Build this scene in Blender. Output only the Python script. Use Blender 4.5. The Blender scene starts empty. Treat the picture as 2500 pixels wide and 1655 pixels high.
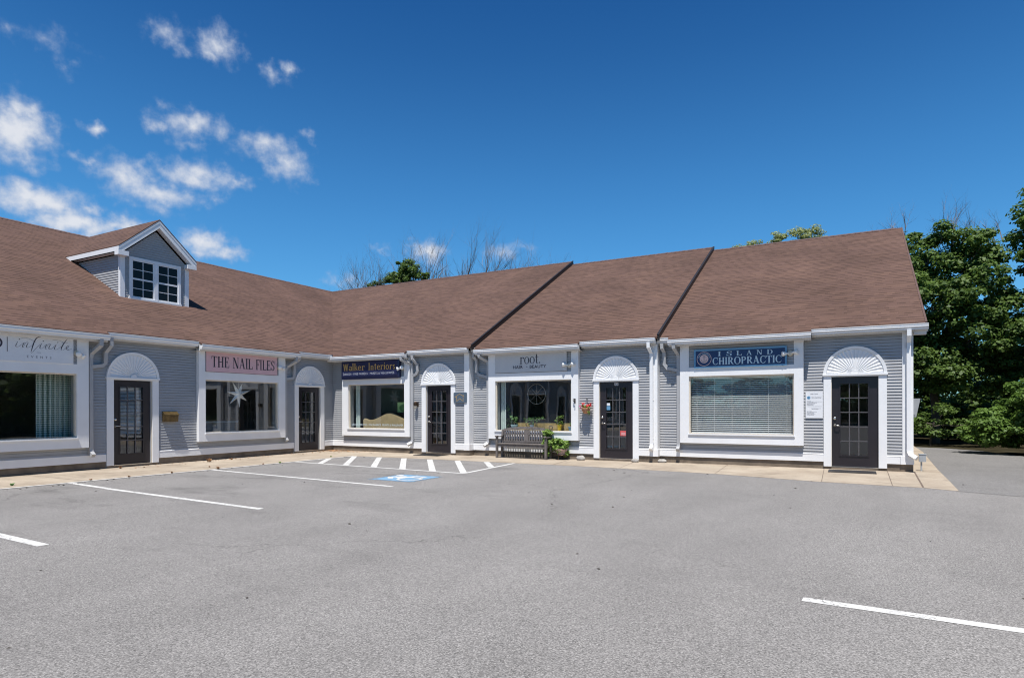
import bpy, math, random
import numpy as np
from mathutils import Matrix, Vector
R = math.radians
sc = bpy.context.scene
COL = sc.collection
random.seed(7)

# ------------------------------------------------------------------ camera
cam_d = bpy.data.cameras.new('camera'); cam = bpy.data.objects.new('camera', cam_d); COL.objects.link(cam)
cam_d.sensor_width = 36.0; cam_d.lens = 36.0*0.60456; cam_d.shift_y = 0.0681
cam_d.clip_start = 0.05; cam_d.clip_end = 3000
CAM = Vector((15.546, -15.639, 1.404))
cam.matrix_world = Matrix.Translation(CAM) @ Matrix.Rotation(R(28.707), 4, 'Z') @ Matrix.Rotation(R(90), 4, 'X') @ Matrix.Rotation(R(-0.115), 4, 'Z')
sc.camera = cam

# ------------------------------------------------------------------ light
SUN = Vector((0.114, -0.356, 1.0)).normalized()
sun_d = bpy.data.lights.new('sun', 'SUN'); sun_d.energy = 5.0; sun_d.angle = R(0.5); sun_d.color = (1.0, 0.965, 0.915)
sun = bpy.data.objects.new('sun', sun_d); COL.objects.link(sun)
sun.rotation_mode = 'QUATERNION'; sun.rotation_quaternion = SUN.to_track_quat('Z', 'Y'); sun.location = (0, 0, 40)
sc.view_settings.view_transform = 'Standard'; sc.view_settings.look = 'None'
sc.view_settings.exposure = 0.42; sc.view_settings.gamma = 1.0
sc.cycles.filter_width = 1.1; sc.cycles.max_bounces = 8; sc.cycles.transparent_max_bounces = 12

world = bpy.data.worlds.new('World'); sc.world = world; world.use_nodes = True
CLOUDS = [(-67.28,19.35,2.02,1.98,1.0),(-67.07,20.57,1.59,0.81,0.9),(-66.76,18.04,0.85,1.08,0.6),(-66.23,14.96,2.87,1.18,1),(-63.82,13.84,2.93,0.91,1),(-60.52,14.22,1.62,0.74,0.8),(-62.9,14.91,0.7,0.52,0.6),(-60.64,17.78,2.12,1.23,0.8),(-58.4,16.7,2.89,1.01,0.8),(-55.64,18.61,2.75,1.08,0.8),(-52.89,18.59,1.14,0.69,0.6),(-63.13,18.45,0.93,0.28,0.45),(-58.65,15.85,1.55,0.61,0.5),(-54.01,17.05,0.7,0.35,0.35),(-56.04,22.24,2.59,0.96,0.75),(-58.52,21.65,0.9,0.63,0.6),(-56.71,22.89,0.93,0.57,0.4),(-62.55,20.63,0.77,0.49,0.7),(-50.45,21.66,2.22,1.01,0.7),(-48.68,20.37,1.81,1.32,0.7),(-47.62,19.64,1.22,0.64,0.4),(-46.86,22.79,1.08,0.3,0.3),(-57.75,27.88,1.44,0.75,0.5),(-56.58,27.32,0.87,0.59,0.42),(-54.01,28.08,1.61,1.06,0.68),(-54.69,27.23,0.96,0.54,0.5),(-50.01,26.95,0.96,0.47,0.42),(-48.53,27.24,0.68,0.5,0.55),(-49.27,26.56,1.05,0.32,0.3),(-65.48,25.55,1.44,0.66,0.26),(-64.6,24.22,0.79,0.57,0.42),(-55.1,13.51,1.93,1.07,0.95),(-53.45,12.89,1.63,0.58,0.8),(-67.9,25.58,0.51,0.32,0.25),(-56.04,20.81,1.63,0.33,0.25),(-36.32,13.96,1.64,1.06,0.85),(-29.77,14.1,1.36,0.64,0.65),(-28.1,14.53,1.29,0.5,0.45),(-40.48,14.16,0.73,0.38,0.4),(-43.36,11.1,1.14,0.7,0.5),(-44.87,11.34,0.7,0.52,0.4),(-37.73,14.69,0.93,0.35,0.4)]
def build_world():
    nt = world.node_tree; N = nt.nodes; L = nt.links; N.clear()
    out = N.new('ShaderNodeOutputWorld'); bg = N.new('ShaderNodeBackground'); L.new(bg.outputs[0], out.inputs[0])
    bg.inputs[1].default_value = 0.075
    sky = N.new('ShaderNodeTexSky'); sky.sky_type = 'NISHITA'; sky.sun_disc = False
    sky.sun_elevation = math.asin(SUN.z); sky.sun_rotation = math.atan2(SUN.x, SUN.y)
    sky.altitude = 0; sky.air_density = 1.0; sky.dust_density = 0.35; sky.ozone_density = 2.2
    tint = N.new('ShaderNodeMix'); tint.data_type = 'RGBA'; tint.blend_type = 'MULTIPLY'; tint.inputs[0].default_value = 1
    L.new(sky.outputs[0], tint.inputs[6])
    tc = N.new('ShaderNodeTexCoord'); sep = N.new('ShaderNodeSeparateXYZ'); L.new(tc.outputs['Generated'], sep.inputs[0])
    at = N.new('ShaderNodeMath'); at.operation = 'ARCTAN2'; L.new(sep.outputs[0], at.inputs[0]); L.new(sep.outputs[1], at.inputs[1])
    asn = N.new('ShaderNodeMath'); asn.operation = 'ARCSINE'; L.new(sep.outputs[2], asn.inputs[0])
    er = N.new('ShaderNodeMath'); er.operation = 'DIVIDE'; er.inputs[1].default_value = math.pi/2; L.new(asn.outputs[0], er.inputs[0])
    tr = N.new('ShaderNodeValToRGB'); L.new(er.outputs[0], tr.inputs[0]); e_ = tr.color_ramp.elements
    xs = np.array([0.0, 0.10, 0.20, 0.37, 0.60, 1.0]); cs = np.array([(.50, .98, 1.22), (.46, 1.04, 1.40), (.37, 1.00, 1.40), (.15, .58, 1.02), (.09, .44, .86), (.08, .42, .84)])
    ps = np.linspace(0, .62, 18); sm = [np.array([np.mean([np.interp(p+o, xs, cs[:, c]) for o in np.linspace(-.05, .05, 11)]) for c in range(3)]) for p in ps]
    for k, (p, q) in enumerate(zip(ps, sm)):
        el = e_[0] if k == 0 else (e_[1] if k == 1 else e_.new(p)); el.position = p; el.color = (q[0], q[1], q[2], 1)
    L.new(tr.outputs[0], tint.inputs[7])
    cb = N.new('ShaderNodeCombineXYZ'); L.new(at.outputs[0], cb.inputs[0]); L.new(asn.outputs[0], cb.inputs[1])
    deg = N.new('ShaderNodeVectorMath'); deg.operation = 'SCALE'; L.new(cb.outputs[0], deg.inputs[0]); deg.inputs[3].default_value = 180/math.pi
    # warp
    wn = N.new('ShaderNodeTexNoise'); wn.inputs['Scale'].default_value = 0.9; wn.inputs['Detail'].default_value = 4; L.new(deg.outputs[0], wn.inputs['Vector'])
    ws = N.new('ShaderNodeVectorMath'); ws.operation = 'MULTIPLY_ADD'; L.new(wn.outputs['Color'], ws.inputs[0])
    ws.inputs[1].default_value = (2.3, 1.5, 0); ws.inputs[2].default_value = (-1.15, -0.75, 0)
    wa = N.new('ShaderNodeVectorMath'); wa.operation = 'ADD'; L.new(deg.outputs[0], wa.inputs[0]); L.new(ws.outputs[0], wa.inputs[1])
    prev = None
    for a, e, ra, re, s in CLOUDS:
        m = N.new('ShaderNodeVectorMath'); m.operation = 'MULTIPLY_ADD'; L.new(wa.outputs[0], m.inputs[0])
        m.inputs[1].default_value = (1/ra/1.42, 1/re/1.45, 0); m.inputs[2].default_value = (-a/ra/1.42, -e/re/1.45, 0)
        l = N.new('ShaderNodeVectorMath'); l.operation = 'LENGTH'; L.new(m.outputs[0], l.inputs[0])
        k = N.new('ShaderNodeMath'); k.operation = 'MULTIPLY_ADD'; L.new(l.outputs['Value'], k.inputs[0]); k.inputs[1].default_value = -s; k.inputs[2].default_value = s
        if prev is None: prev = k
        else:
            mx = N.new('ShaderNodeMath'); mx.operation = 'SMOOTH_MAX'; mx.inputs[2].default_value = 0.12
            L.new(prev.outputs[0], mx.inputs[0]); L.new(k.outputs[0], mx.inputs[1]); prev = mx
    fn = N.new('ShaderNodeTexNoise'); fn.inputs['Scale'].default_value = 0.85; fn.inputs['Detail'].default_value = 7; fn.inputs['Roughness'].default_value = 0.55
    L.new(deg.outputs[0], fn.inputs['Vector'])
    fa = N.new('ShaderNodeMath'); fa.operation = 'MULTIPLY_ADD'; L.new(fn.outputs['Fac'], fa.inputs[0]); fa.inputs[1].default_value = 1.05; fa.inputs[2].default_value = -0.50
    ad = N.new('ShaderNodeMath'); ad.operation = 'ADD'; L.new(prev.outputs[0], ad.inputs[0]); L.new(fa.outputs[0], ad.inputs[1])
    mr = N.new('ShaderNodeMapRange'); mr.interpolation_type = 'SMOOTHSTEP'; L.new(ad.outputs[0], mr.inputs[0])
    mr.inputs[1].default_value = -0.02; mr.inputs[2].default_value = 0.92; mr.inputs[3].default_value = 0; mr.inputs[4].default_value = 0.93
    ramp = N.new('ShaderNodeValToRGB'); L.new(ad.outputs[0], ramp.inputs[0])
    ramp.color_ramp.elements[0].position = 0.1; ramp.color_ramp.elements[0].color = (3.6, 4.6, 6.4, 1)
    ramp.color_ramp.elements[1].position = 0.95; ramp.color_ramp.elements[1].color = (7.8, 8.0, 8.5, 1)
    mix = N.new('ShaderNodeMix'); mix.data_type = 'RGBA'; L.new(mr.outputs[0], mix.inputs[0]); L.new(tint.outputs[2], mix.inputs[6]); L.new(ramp.outputs[0], mix.inputs[7])
    L.new(mix.outputs[2], bg.inputs[0])
build_world()

# ------------------------------------------------------------------ materials
def newmat(name):
    m = bpy.data.materials.new(name); m.use_nodes = True
    nt = m.node_tree; b = nt.nodes['Principled BSDF']; return m, nt, b
def sset(b, **k):
    for a, v in k.items():
        b.inputs[a.replace('_', ' ')].default_value = v
def c4(c): return (c[0], c[1], c[2], 1)
def plain(name, col, rough=0.5, var=0.08, scale=6.0, metal=0.0, bump=0.0, bscale=80, coord='Object', spec=0.5, streak=0.0):
    m, nt, b = newmat(name); N = nt.nodes; L = nt.links
    b.inputs['Roughness'].default_value = rough; b.inputs['Metallic'].default_value = metal
    b.inputs['Specular IOR Level'].default_value = spec
    tc = N.new('ShaderNodeTexCoord'); no = N.new('ShaderNodeTexNoise'); no.inputs['Scale'].default_value = scale; no.inputs['Detail'].default_value = 6
    geo = N.new('ShaderNodeNewGeometry')
    src = geo.outputs['Position'] if coord == 'World' else tc.outputs['Object']
    if streak:
        mp = N.new('ShaderNodeMapping'); mp.inputs['Scale'].default_value = (1, 1, streak); L.new(src, mp.inputs[0]); src = mp.outputs[0]
    L.new(src, no.inputs['Vector'])
    mr = N.new('ShaderNodeMapRange'); L.new(no.outputs['Fac'], mr.inputs[0]); mr.inputs[1].default_value = 0.3; mr.inputs[2].default_value = 0.7
    mr.inputs[3].default_value = 1-var; mr.inputs[4].default_value = 1+var
    mx = N.new('ShaderNodeMix'); mx.data_type = 'RGBA'; mx.blend_type = 'MULTIPLY'; mx.inputs[0].default_value = 1
    mx.inputs[6].default_value = c4(col); L.new(mr.outputs[0], mx.inputs[7]); L.new(mx.outputs[2], b.inputs['Base Color'])
    if bump:
        n2 = N.new('ShaderNodeTexNoise'); n2.inputs['Scale'].default_value = bscale; n2.inputs['Detail'].default_value = 4; L.new(src, n2.inputs['Vector'])
        bp = N.new('ShaderNodeBump'); bp.inputs['Strength'].default_value = bump; bp.inputs['Distance'].default_value = 0.01
        L.new(n2.outputs['Fac'], bp.inputs['Height']); L.new(bp.outputs[0], b.inputs['Normal'])
    return m
M = {}
M['white'] = plain('white_trim_paint', (0.80, 0.80, 0.80), 0.45, 0.03, 3, bump=0.1, bscale=30)
M['cream'] = plain('cream_jamb_paint', (0.62, 0.55, 0.45), 0.5, 0.06, 8)
M['gutter'] = plain('white_gutter_metal', (0.74, 0.74, 0.74), 0.35, 0.05, 2.5)
M['siding'] = plain('grey_clapboard_paint', (0.365, 0.366, 0.370), 0.55, 0.05, 2.0, bump=0.15, bscale=25, coord='World')
M['foundation'] = plain('weathered_concrete', (0.17, 0.135, 0.10), 0.9, 0.35, 3.5, bump=0.5, bscale=40, coord='World')
M['door'] = plain('dark_brown_door_paint', (0.022, 0.018, 0.022), 0.30, 0.10, 3)
M['muntin'] = plain('dark_glazing_bar', (0.10, 0.095, 0.10), 0.25, 0.1, 3)
M['metal'] = plain('satin_nickel', (0.62, 0.60, 0.57), 0.25, 0.05, 10, metal=1.0)
M['brass'] = plain('aged_brass', (0.13, 0.088, 0.035), 0.38, 0.35, 14, metal=0.5)
M['bronze'] = plain('dark_bronze', (0.07, 0.045, 0.03), 0.35, 0.2, 20, metal=0.7)
M['rake'] = plain('dark_brown_rake_board', (0.012, 0.010, 0.010), 0.5, 0.15, 4)
M['soffit'] = plain('soffit_paint', (0.60, 0.58, 0.56), 0.6, 0.08, 3)
M['wood'] = plain('weathered_teak', (0.135, 0.118, 0.110), 0.8, 0.28, 18, bump=0.4, bscale=60, streak=0.3)
M['room_wall'] = plain('interior_wall_paint', (0.30, 0.30, 0.30), 0.8, 0.05, 1)
M['room_floor'] = plain('interior_floor', (0.12, 0.09, 0.07), 0.6, 0.15, 3)
M['terracotta'] = plain('terracotta', (0.42, 0.20, 0.11), 0.8, 0.2, 12)
M['stone'] = plain('pale_field_stone', (0.36, 0.34, 0.31), 0.85, 0.25, 9, bump=0.5, bscale=30)
M['rubber'] = plain('black_rubber_mat', (0.03, 0.028, 0.028), 0.8, 0.3, 25)
M['paint'] = None
M['spout'] = plain('grey_painted_downspout', (0.385, 0.387, 0.395), 0.4, 0.06, 3)
M['bulb'] = plain('white_lamp_glass', (0.80, 0.80, 0.78), 0.25, 0.02, 5)
M['lampbase'] = plain('ivory_lamp_base', (0.62, 0.56, 0.44), 0.5, 0.05, 5)
M['greymetal'] = plain('grey_utility_metal', (0.36, 0.38, 0.40), 0.45, 0.08, 5)
M['black'] = plain('black_paint', (0.02, 0.02, 0.022), 0.5, 0.1, 5)
M['bark'] = plain('tree_bark', (0.10, 0.08, 0.062), 0.9, 0.3, 9, bump=0.6, bscale=12, streak=0.25)
M['twig'] = plain('bare_grey_twigs', (0.20, 0.17, 0.15), 0.9, 0.25, 3)
M['hub'] = plain('dark_gap', (0.10, 0.10, 0.11), 0.7, 0.05, 3)

def leafmat(name, c1, c2, tr=0.35):
    m, nt, b = newmat(name); N = nt.nodes; L = nt.links
    geo = N.new('ShaderNodeNewGeometry'); ramp = N.new('ShaderNodeValToRGB')
    no = N.new('ShaderNodeTexNoise'); no.inputs['Scale'].default_value = 0.8; no.inputs['Detail'].default_value = 3; L.new(geo.outputs['Position'], no.inputs['Vector'])
    ad = N.new('ShaderNodeMath'); ad.operation = 'MULTIPLY_ADD'; ad.inputs[1].default_value = 0.55; L.new(geo.outputs['Random Per Island'], ad.inputs[0])
    sb = N.new('ShaderNodeMath'); sb.operation = 'MULTIPLY_ADD'; sb.inputs[1].default_value = 1.2; sb.inputs[2].default_value = -0.38; L.new(no.outputs['Fac'], sb.inputs[0]); L.new(sb.outputs[0], ad.inputs[2])
    L.new(ad.outputs[0], ramp.inputs[0])
    ramp.color_ramp.elements[0].color = c4(c1); ramp.color_ramp.elements[1].color = c4(c2)
    L.new(ramp.outputs[0], b.inputs['Base Color']); b.inputs['Roughness'].default_value = 0.55; b.inputs['Specular IOR Level'].default_value = 0.35
    tl = N.new('ShaderNodeBsdfTranslucent'); L.new(ramp.outputs[0], tl.inputs[0]); ms = N.new('ShaderNodeMixShader'); ms.inputs[0].default_value = tr
    L.new(b.outputs[0], ms.inputs[1]); L.new(tl.outputs[0], ms.inputs[2]); L.new(ms.outputs[0], N['Material Output'].inputs[0])
    return m
M['leaf_maple'] = leafmat('maple_leaves', (0.045, 0.090, 0.020), (0.175, 0.265, 0.055), .42)
M['leaf_bush'] = leafmat('bush_leaves', (0.065, 0.130, 0.022), (0.180, 0.290, 0.055), .42)
M['leaf_yellow'] = leafmat('yellow_green_leaves', (0.22, 0.26, 0.09), (0.42, 0.46, 0.20))
M['leaf_pot'] = leafmat('pot_plant_leaves', (0.13, 0.23, 0.04), (0.33, 0.46, 0.11))
M['leaf_dark'] = leafmat('indoor_plant_leaves', (0.09, 0.20, 0.07), (0.24, 0.42, 0.14))
M['petal'] = plain('red_petals', (0.62, 0.03, 0.03), 0.5, 0.2, 20)
M['petal_pink'] = plain('pink_petals', (0.55, 0.08, 0.25), 0.5, 0.2, 20)
M['dry'] = leafmat('dry_leaves', (0.20, 0.09, 0.04), (0.42, 0.24, 0.12), 0.1)

def glassmat():
    m = bpy.data.materials.new('window_glass'); m.use_nodes = True; nt = m.node_tree; N = nt.nodes; L = nt.links; N.clear()
    o = N.new('ShaderNodeOutputMaterial'); t = N.new('ShaderNodeBsdfTransparent'); t.inputs[0].default_value = (0.92, 0.95, 0.94, 1)
    g = N.new('ShaderNodeBsdfGlossy'); g.inputs['Roughness'].default_value = 0.0; g.inputs[0].default_value = (0.95, 0.97, 1, 1)
    tc = N.new('ShaderNodeTexCoord'); no = N.new('ShaderNodeTexNoise'); no.inputs['Scale'].default_value = 0.9; no.inputs['Detail'].default_value = 1; L.new(tc.outputs['Object'], no.inputs['Vector'])
    bp = N.new('ShaderNodeBump'); bp.inputs['Strength'].default_value = 0.12; bp.inputs['Distance'].default_value = 0.02; L.new(no.outputs['Fac'], bp.inputs['Height']); L.new(bp.outputs[0], g.inputs['Normal'])
    gb = N.new('ShaderNodeNewGeometry'); io = N.new('ShaderNodeMapRange'); L.new(gb.outputs['Backfacing'], io.inputs[0]); io.inputs[3].default_value = 1.95; io.inputs[4].default_value = 1/1.95
    f = N.new('ShaderNodeFresnel'); L.new(io.outputs[0], f.inputs[0])
    mx = N.new('ShaderNodeMixShader'); L.new(f.outputs[0], mx.inputs[0]); L.new(t.outputs[0], mx.inputs[1]); L.new(g.outputs[0], mx.inputs[2]); L.new(mx.outputs[0], o.inputs[0])
    return m
M['glass'] = glassmat()

def roofmat():
    m, nt, b = newmat('brown_asphalt_shingles'); N = nt.nodes; L = nt.links
    uv = N.new('ShaderNodeUVMap'); uv.uv_map = 'UVMap'
    def brick(scale_w, off):
        br = N.new('ShaderNodeTexBrick'); mp = N.new('ShaderNodeMapping'); mp.inputs['Location'].default_value = (off, 0, 0)
        L.new(uv.outputs[0], mp.inputs[0]); L.new(mp.outputs[0], br.inputs['Vector'])
        br.inputs['Scale'].default_value = 1.0; br.inputs['Brick Width'].default_value = scale_w; br.inputs['Row Height'].default_value = 0.135
        br.inputs['Mortar Size'].default_value = 0.0; br.offset = 0.37; br.offset_frequency = 2; br.inputs['Bias'].default_value = 0
        return br
    b1 = brick(0.17, 0); b1.inputs['Color1'].default_value = (0, 0, 0, 1); b1.inputs['Color2'].default_value = (1, 1, 1, 1)
    b2 = brick(0.43, 3.3); b2.inputs['Color1'].default_value = (0, 0, 0, 1); b2.inputs['Color2'].default_value = (1, 1, 1, 1)
    sep = N.new('ShaderNodeSeparateXYZ'); L.new(uv.outputs[0], sep.inputs[0])
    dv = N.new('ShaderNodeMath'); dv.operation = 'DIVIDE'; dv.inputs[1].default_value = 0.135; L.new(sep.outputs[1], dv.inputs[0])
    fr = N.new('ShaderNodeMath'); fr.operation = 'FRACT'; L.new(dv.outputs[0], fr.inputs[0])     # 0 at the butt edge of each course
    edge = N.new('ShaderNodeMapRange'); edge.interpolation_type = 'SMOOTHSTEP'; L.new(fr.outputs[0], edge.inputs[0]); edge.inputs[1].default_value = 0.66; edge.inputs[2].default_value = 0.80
    # laminated tabs: thick ones stand proud of the thin ones, each course darkens towards its upper edge, most on thick tabs
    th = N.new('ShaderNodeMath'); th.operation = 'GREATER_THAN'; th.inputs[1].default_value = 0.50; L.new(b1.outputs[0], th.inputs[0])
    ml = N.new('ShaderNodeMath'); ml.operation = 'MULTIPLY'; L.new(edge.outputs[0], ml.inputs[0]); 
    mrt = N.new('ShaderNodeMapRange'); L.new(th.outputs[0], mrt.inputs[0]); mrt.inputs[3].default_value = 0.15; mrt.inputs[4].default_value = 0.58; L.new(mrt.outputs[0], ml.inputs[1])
    n1 = N.new('ShaderNodeTexNoise'); n1.inputs['Scale'].default_value = 0.5; n1.inputs['Detail'].default_value = 5; L.new(uv.outputs[0], n1.inputs['Vector'])
    n2 = N.new('ShaderNodeTexNoise'); n2.inputs['Scale'].default_value = 45; n2.inputs['Detail'].default_value = 2; L.new(uv.outputs[0], n2.inputs['Vector'])
    ramp = N.new('ShaderNodeValToRGB'); L.new(b2.outputs[0], ramp.inputs[0])
    e = ramp.color_ramp.elements; e[0].color = (0.100, 0.059, 0.044, 1); e[1].color = (0.124, 0.073, 0.054, 1)
    em = e.new(0.5); em.color = (0.110, 0.065, 0.051, 1)
    mr1 = N.new('ShaderNodeMapRange'); L.new(n1.outputs['Fac'], mr1.inputs[0]); mr1.inputs[1].default_value = 0.3; mr1.inputs[2].default_value = 0.7; mr1.inputs[3].default_value = 0.84; mr1.inputs[4].default_value = 1.14
    mr2 = N.new('ShaderNodeMapRange'); L.new(n2.outputs['Fac'], mr2.inputs[0]); mr2.inputs[3].default_value = 0.75; mr2.inputs[4].default_value = 1.25
    mm = N.new('ShaderNodeMath'); mm.operation = 'MULTIPLY'; L.new(mr1.outputs[0], mm.inputs[0]); L.new(mr2.outputs[0], mm.inputs[1])
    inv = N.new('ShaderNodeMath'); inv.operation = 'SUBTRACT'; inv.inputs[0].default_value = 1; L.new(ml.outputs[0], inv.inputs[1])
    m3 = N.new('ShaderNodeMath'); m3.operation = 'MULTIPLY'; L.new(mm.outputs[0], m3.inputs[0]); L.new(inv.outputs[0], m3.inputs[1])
    mx = N.new('ShaderNodeMix'); mx.data_type = 'RGBA'; mx.blend_type = 'MULTIPLY'; mx.inputs[0].default_value = 1
    L.new(ramp.outputs[0], mx.inputs[6]); L.new(m3.outputs[0], mx.inputs[7]); L.new(mx.outputs[2], b.inputs['Base Color']); b.inputs['Roughness'].default_value = 0.9
    hs = N.new('ShaderNodeMath'); hs.operation = 'SUBTRACT'; hs.inputs[0].default_value = 1; L.new(fr.outputs[0], hs.inputs[1])
    hh = N.new('ShaderNodeMath'); hh.operation = 'MULTIPLY_ADD'; L.new(th.outputs[0], hh.inputs[0]); hh.inputs[1].default_value = 0.4; L.new(hs.outputs[0], hh.inputs[2])
    bp = N.new('ShaderNodeBump'); bp.inputs['Strength'].default_value = 0.5; bp.inputs['Distance'].default_value = 0.012; L.new(hh.outputs[0], bp.inputs['Height']); L.new(bp.outputs[0], b.inputs['Normal'])
    b.inputs['Specular IOR Level'].default_value = 0.2
    return m
M['roof'] = roofmat()

def asphaltmat(name='worn_grey_asphalt', base=(0.204, 0.194, 0.183, 1)):
    m, nt, b = newmat(name); N = nt.nodes; L = nt.links
    geo = N.new('ShaderNodeNewGeometry'); P = geo.outputs['Position']
    def noise(s, d, r=0.5, sc3=None):
        n = N.new('ShaderNodeTexNoise'); n.inputs['Scale'].default_value = s; n.inputs['Detail'].default_value = d; n.inputs['Roughness'].default_value = r
        if sc3:
            mp = N.new('ShaderNodeMapping'); mp.inputs['Scale'].default_value = sc3; L.new(P, mp.inputs[0]); L.new(mp.outputs[0], n.inputs['Vector'])
        else: L.new(P, n.inputs['Vector'])
        return n
    big = noise(0.16, 4, 0.55); mid = noise(0.9, 4, 0.6, (1, 0.45, 1)); grit = noise(85, 3, 0.75); st = noise(230, 1)
    vor = N.new('ShaderNodeTexVoronoi'); vor.inputs['Scale'].default_value = 105; L.new(P, vor.inputs['Vector'])
    def mr(src, a, c, lo, hi):
        k = N.new('ShaderNodeMapRange'); L.new(src, k.inputs[0]); k.inputs[1].default_value = a; k.inputs[2].default_value = c; k.inputs[3].default_value = lo; k.inputs[4].default_value = hi; return k
    a = mr(big.outputs['Fac'], .3, .7, .91, 1.08); c = mr(mid.outputs['Fac'], .3, .7, .90, 1.08); d = mr(grit.outputs['Fac'], .3, .7, .45, 1.55); e = mr(vor.outputs['Color'], 0, 1, .50, 1.50)
    def mul(x, y):
        k = N.new('ShaderNodeMath'); k.operation = 'MULTIPLY'; L.new(x.outputs[0], k.inputs[0]); L.new(y.outputs[0], k.inputs[1]); return k
    t = mul(mul(a, c), mul(d, e))
    # oil stains near the parking bays: smudges with a shape of their own
    s1 = noise(0.75, 5, 0.65, (0.6, 1.6, 1)); s1r = mr(s1.outputs['Fac'], .55, .72, 1.0, .62)
    sx = N.new('ShaderNodeSeparateXYZ'); L.new(P, sx.inputs[0]); near = mr(sx.outputs[0], 6.0, 12.0, 1, .30)
    mm = N.new('ShaderNodeMix'); mm.data_type = 'FLOAT'; L.new(near.outputs[0], mm.inputs[0]); mm.inputs[2].default_value = 1; L.new(s1r.outputs[0], mm.inputs[3])
    t = mul(t, mm)
    # fine cracks
    cv = N.new('ShaderNodeTexVoronoi'); cv.feature = 'DISTANCE_TO_EDGE'; cv.inputs['Scale'].default_value = 0.13
    w2 = noise(0.6, 5, 0.7); va = N.new('ShaderNodeVectorMath'); va.operation = 'MULTIPLY_ADD'; L.new(w2.outputs['Color'], va.inputs[0]); va.inputs[1].default_value = (1.6, 1.6, 0); L.new(P, va.inputs[2]); L.new(va.outputs[0], cv.inputs['Vector'])
    crk = mr(cv.outputs['Distance'], 0.0, 0.0022, .55, 1.0)
    cm = noise(0.25, 2); cmr = mr(cm.outputs['Fac'], .47, .54, 0, 1); c2 = N.new('ShaderNodeMix'); c2.data_type = 'FLOAT'; L.new(cmr.outputs[0], c2.inputs[0]); c2.inputs[2].default_value = 1; L.new(crk.outputs[0], c2.inputs[3])
    t = mul(t, c2)
    mx = N.new('ShaderNodeMix'); mx.data_type = 'RGBA'; mx.blend_type = 'MULTIPLY'; mx.inputs[0].default_value = 1; mx.inputs[6].default_value = base
    L.new(t.outputs[0], mx.inputs[7]); L.new(mx.outputs[2], b.inputs['Base Color']); b.inputs['Roughness'].default_value = 0.9; b.inputs['Specular IOR Level'].default_value = 0.25
    bp = N.new('ShaderNodeBump'); bp.inputs['Strength'].default_value = 0.5; bp.inputs['Distance'].default_value = 0.004; L.new(grit.outputs['Fac'], bp.inputs['Height']); L.new(bp.outputs[0], b.inputs['Normal'])
    return m
M['asphalt'] = asphaltmat(); M['drive'] = asphaltmat('smooth_lane_asphalt', (0.178, 0.171, 0.163, 1))

def walkmat():
    m, nt, b = newmat('tan_concrete_paving'); N = nt.nodes; L = nt.links
    geo = N.new('ShaderNodeNewGeometry'); P = geo.outputs['Position']
    n1 = N.new('ShaderNodeTexNoise'); n1.inputs['Scale'].default_value = 0.8; n1.inputs['Detail'].default_value = 8; n1.inputs['Roughness'].default_value = 0.62; L.new(P, n1.inputs['Vector'])
    n2 = N.new('ShaderNodeTexNoise'); n2.inputs['Scale'].default_value = 60; n2.inputs['Detail'].default_value = 3; L.new(P, n2.inputs['Vector'])
    r = N.new('ShaderNodeValToRGB'); L.new(n1.outputs['Fac'], r.inputs[0]); e = r.color_ramp.elements
    e[0].position = 0.30; e[0].color = (0.27, 0.215, 0.158, 1); e[1].position = 0.66; e[1].color = (0.41, 0.345, 0.265, 1)
    mr = N.new('ShaderNodeMapRange'); L.new(n2.outputs['Fac'], mr.inputs[0]); mr.inputs[3].default_value = 0.72; mr.inputs[4].default_value = 1.25
    mx = N.new('ShaderNodeMix'); mx.data_type = 'RGBA'; mx.blend_type = 'MULTIPLY'; mx.inputs[0].default_value = 1; L.new(r.outputs[0], mx.inputs[6]); L.new(mr.outputs[0], mx.inputs[7])
    n3 = N.new('ShaderNodeTexNoise'); n3.inputs['Scale'].default_value = 2.6; n3.inputs['Detail'].default_value = 7; n3.inputs['Roughness'].default_value = .7; L.new(P, n3.inputs['Vector'])
    st = N.new('ShaderNodeMapRange'); L.new(n3.outputs['Fac'], st.inputs[0]); st.inputs[1].default_value = .52; st.inputs[2].default_value = .74; st.inputs[3].default_value = 1; st.inputs[4].default_value = .62
    m2 = N.new('ShaderNodeMix'); m2.data_type = 'RGBA'; m2.blend_type = 'MULTIPLY'; m2.inputs[0].default_value = 1; L.new(mx.outputs[2], m2.inputs[6]); L.new(st.outputs[0], m2.inputs[7])
    L.new(m2.outputs[2], b.inputs['Base Color']); b.inputs['Roughness'].default_value = 0.9
    bp = N.new('ShaderNodeBump'); bp.inputs['Strength'].default_value = 0.35; bp.inputs['Distance'].default_value = 0.01; L.new(n1.outputs['Fac'], bp.inputs['Height']); L.new(bp.outputs[0], b.inputs['Normal'])
    return m
M['walk'] = walkmat()
M['soil'] = plain('leaf_littered_soil', (0.035, 0.030, 0.018), 1.0, 0.4, 2.5, bump=0.8, bscale=12, coord='World', spec=0.0)
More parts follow.
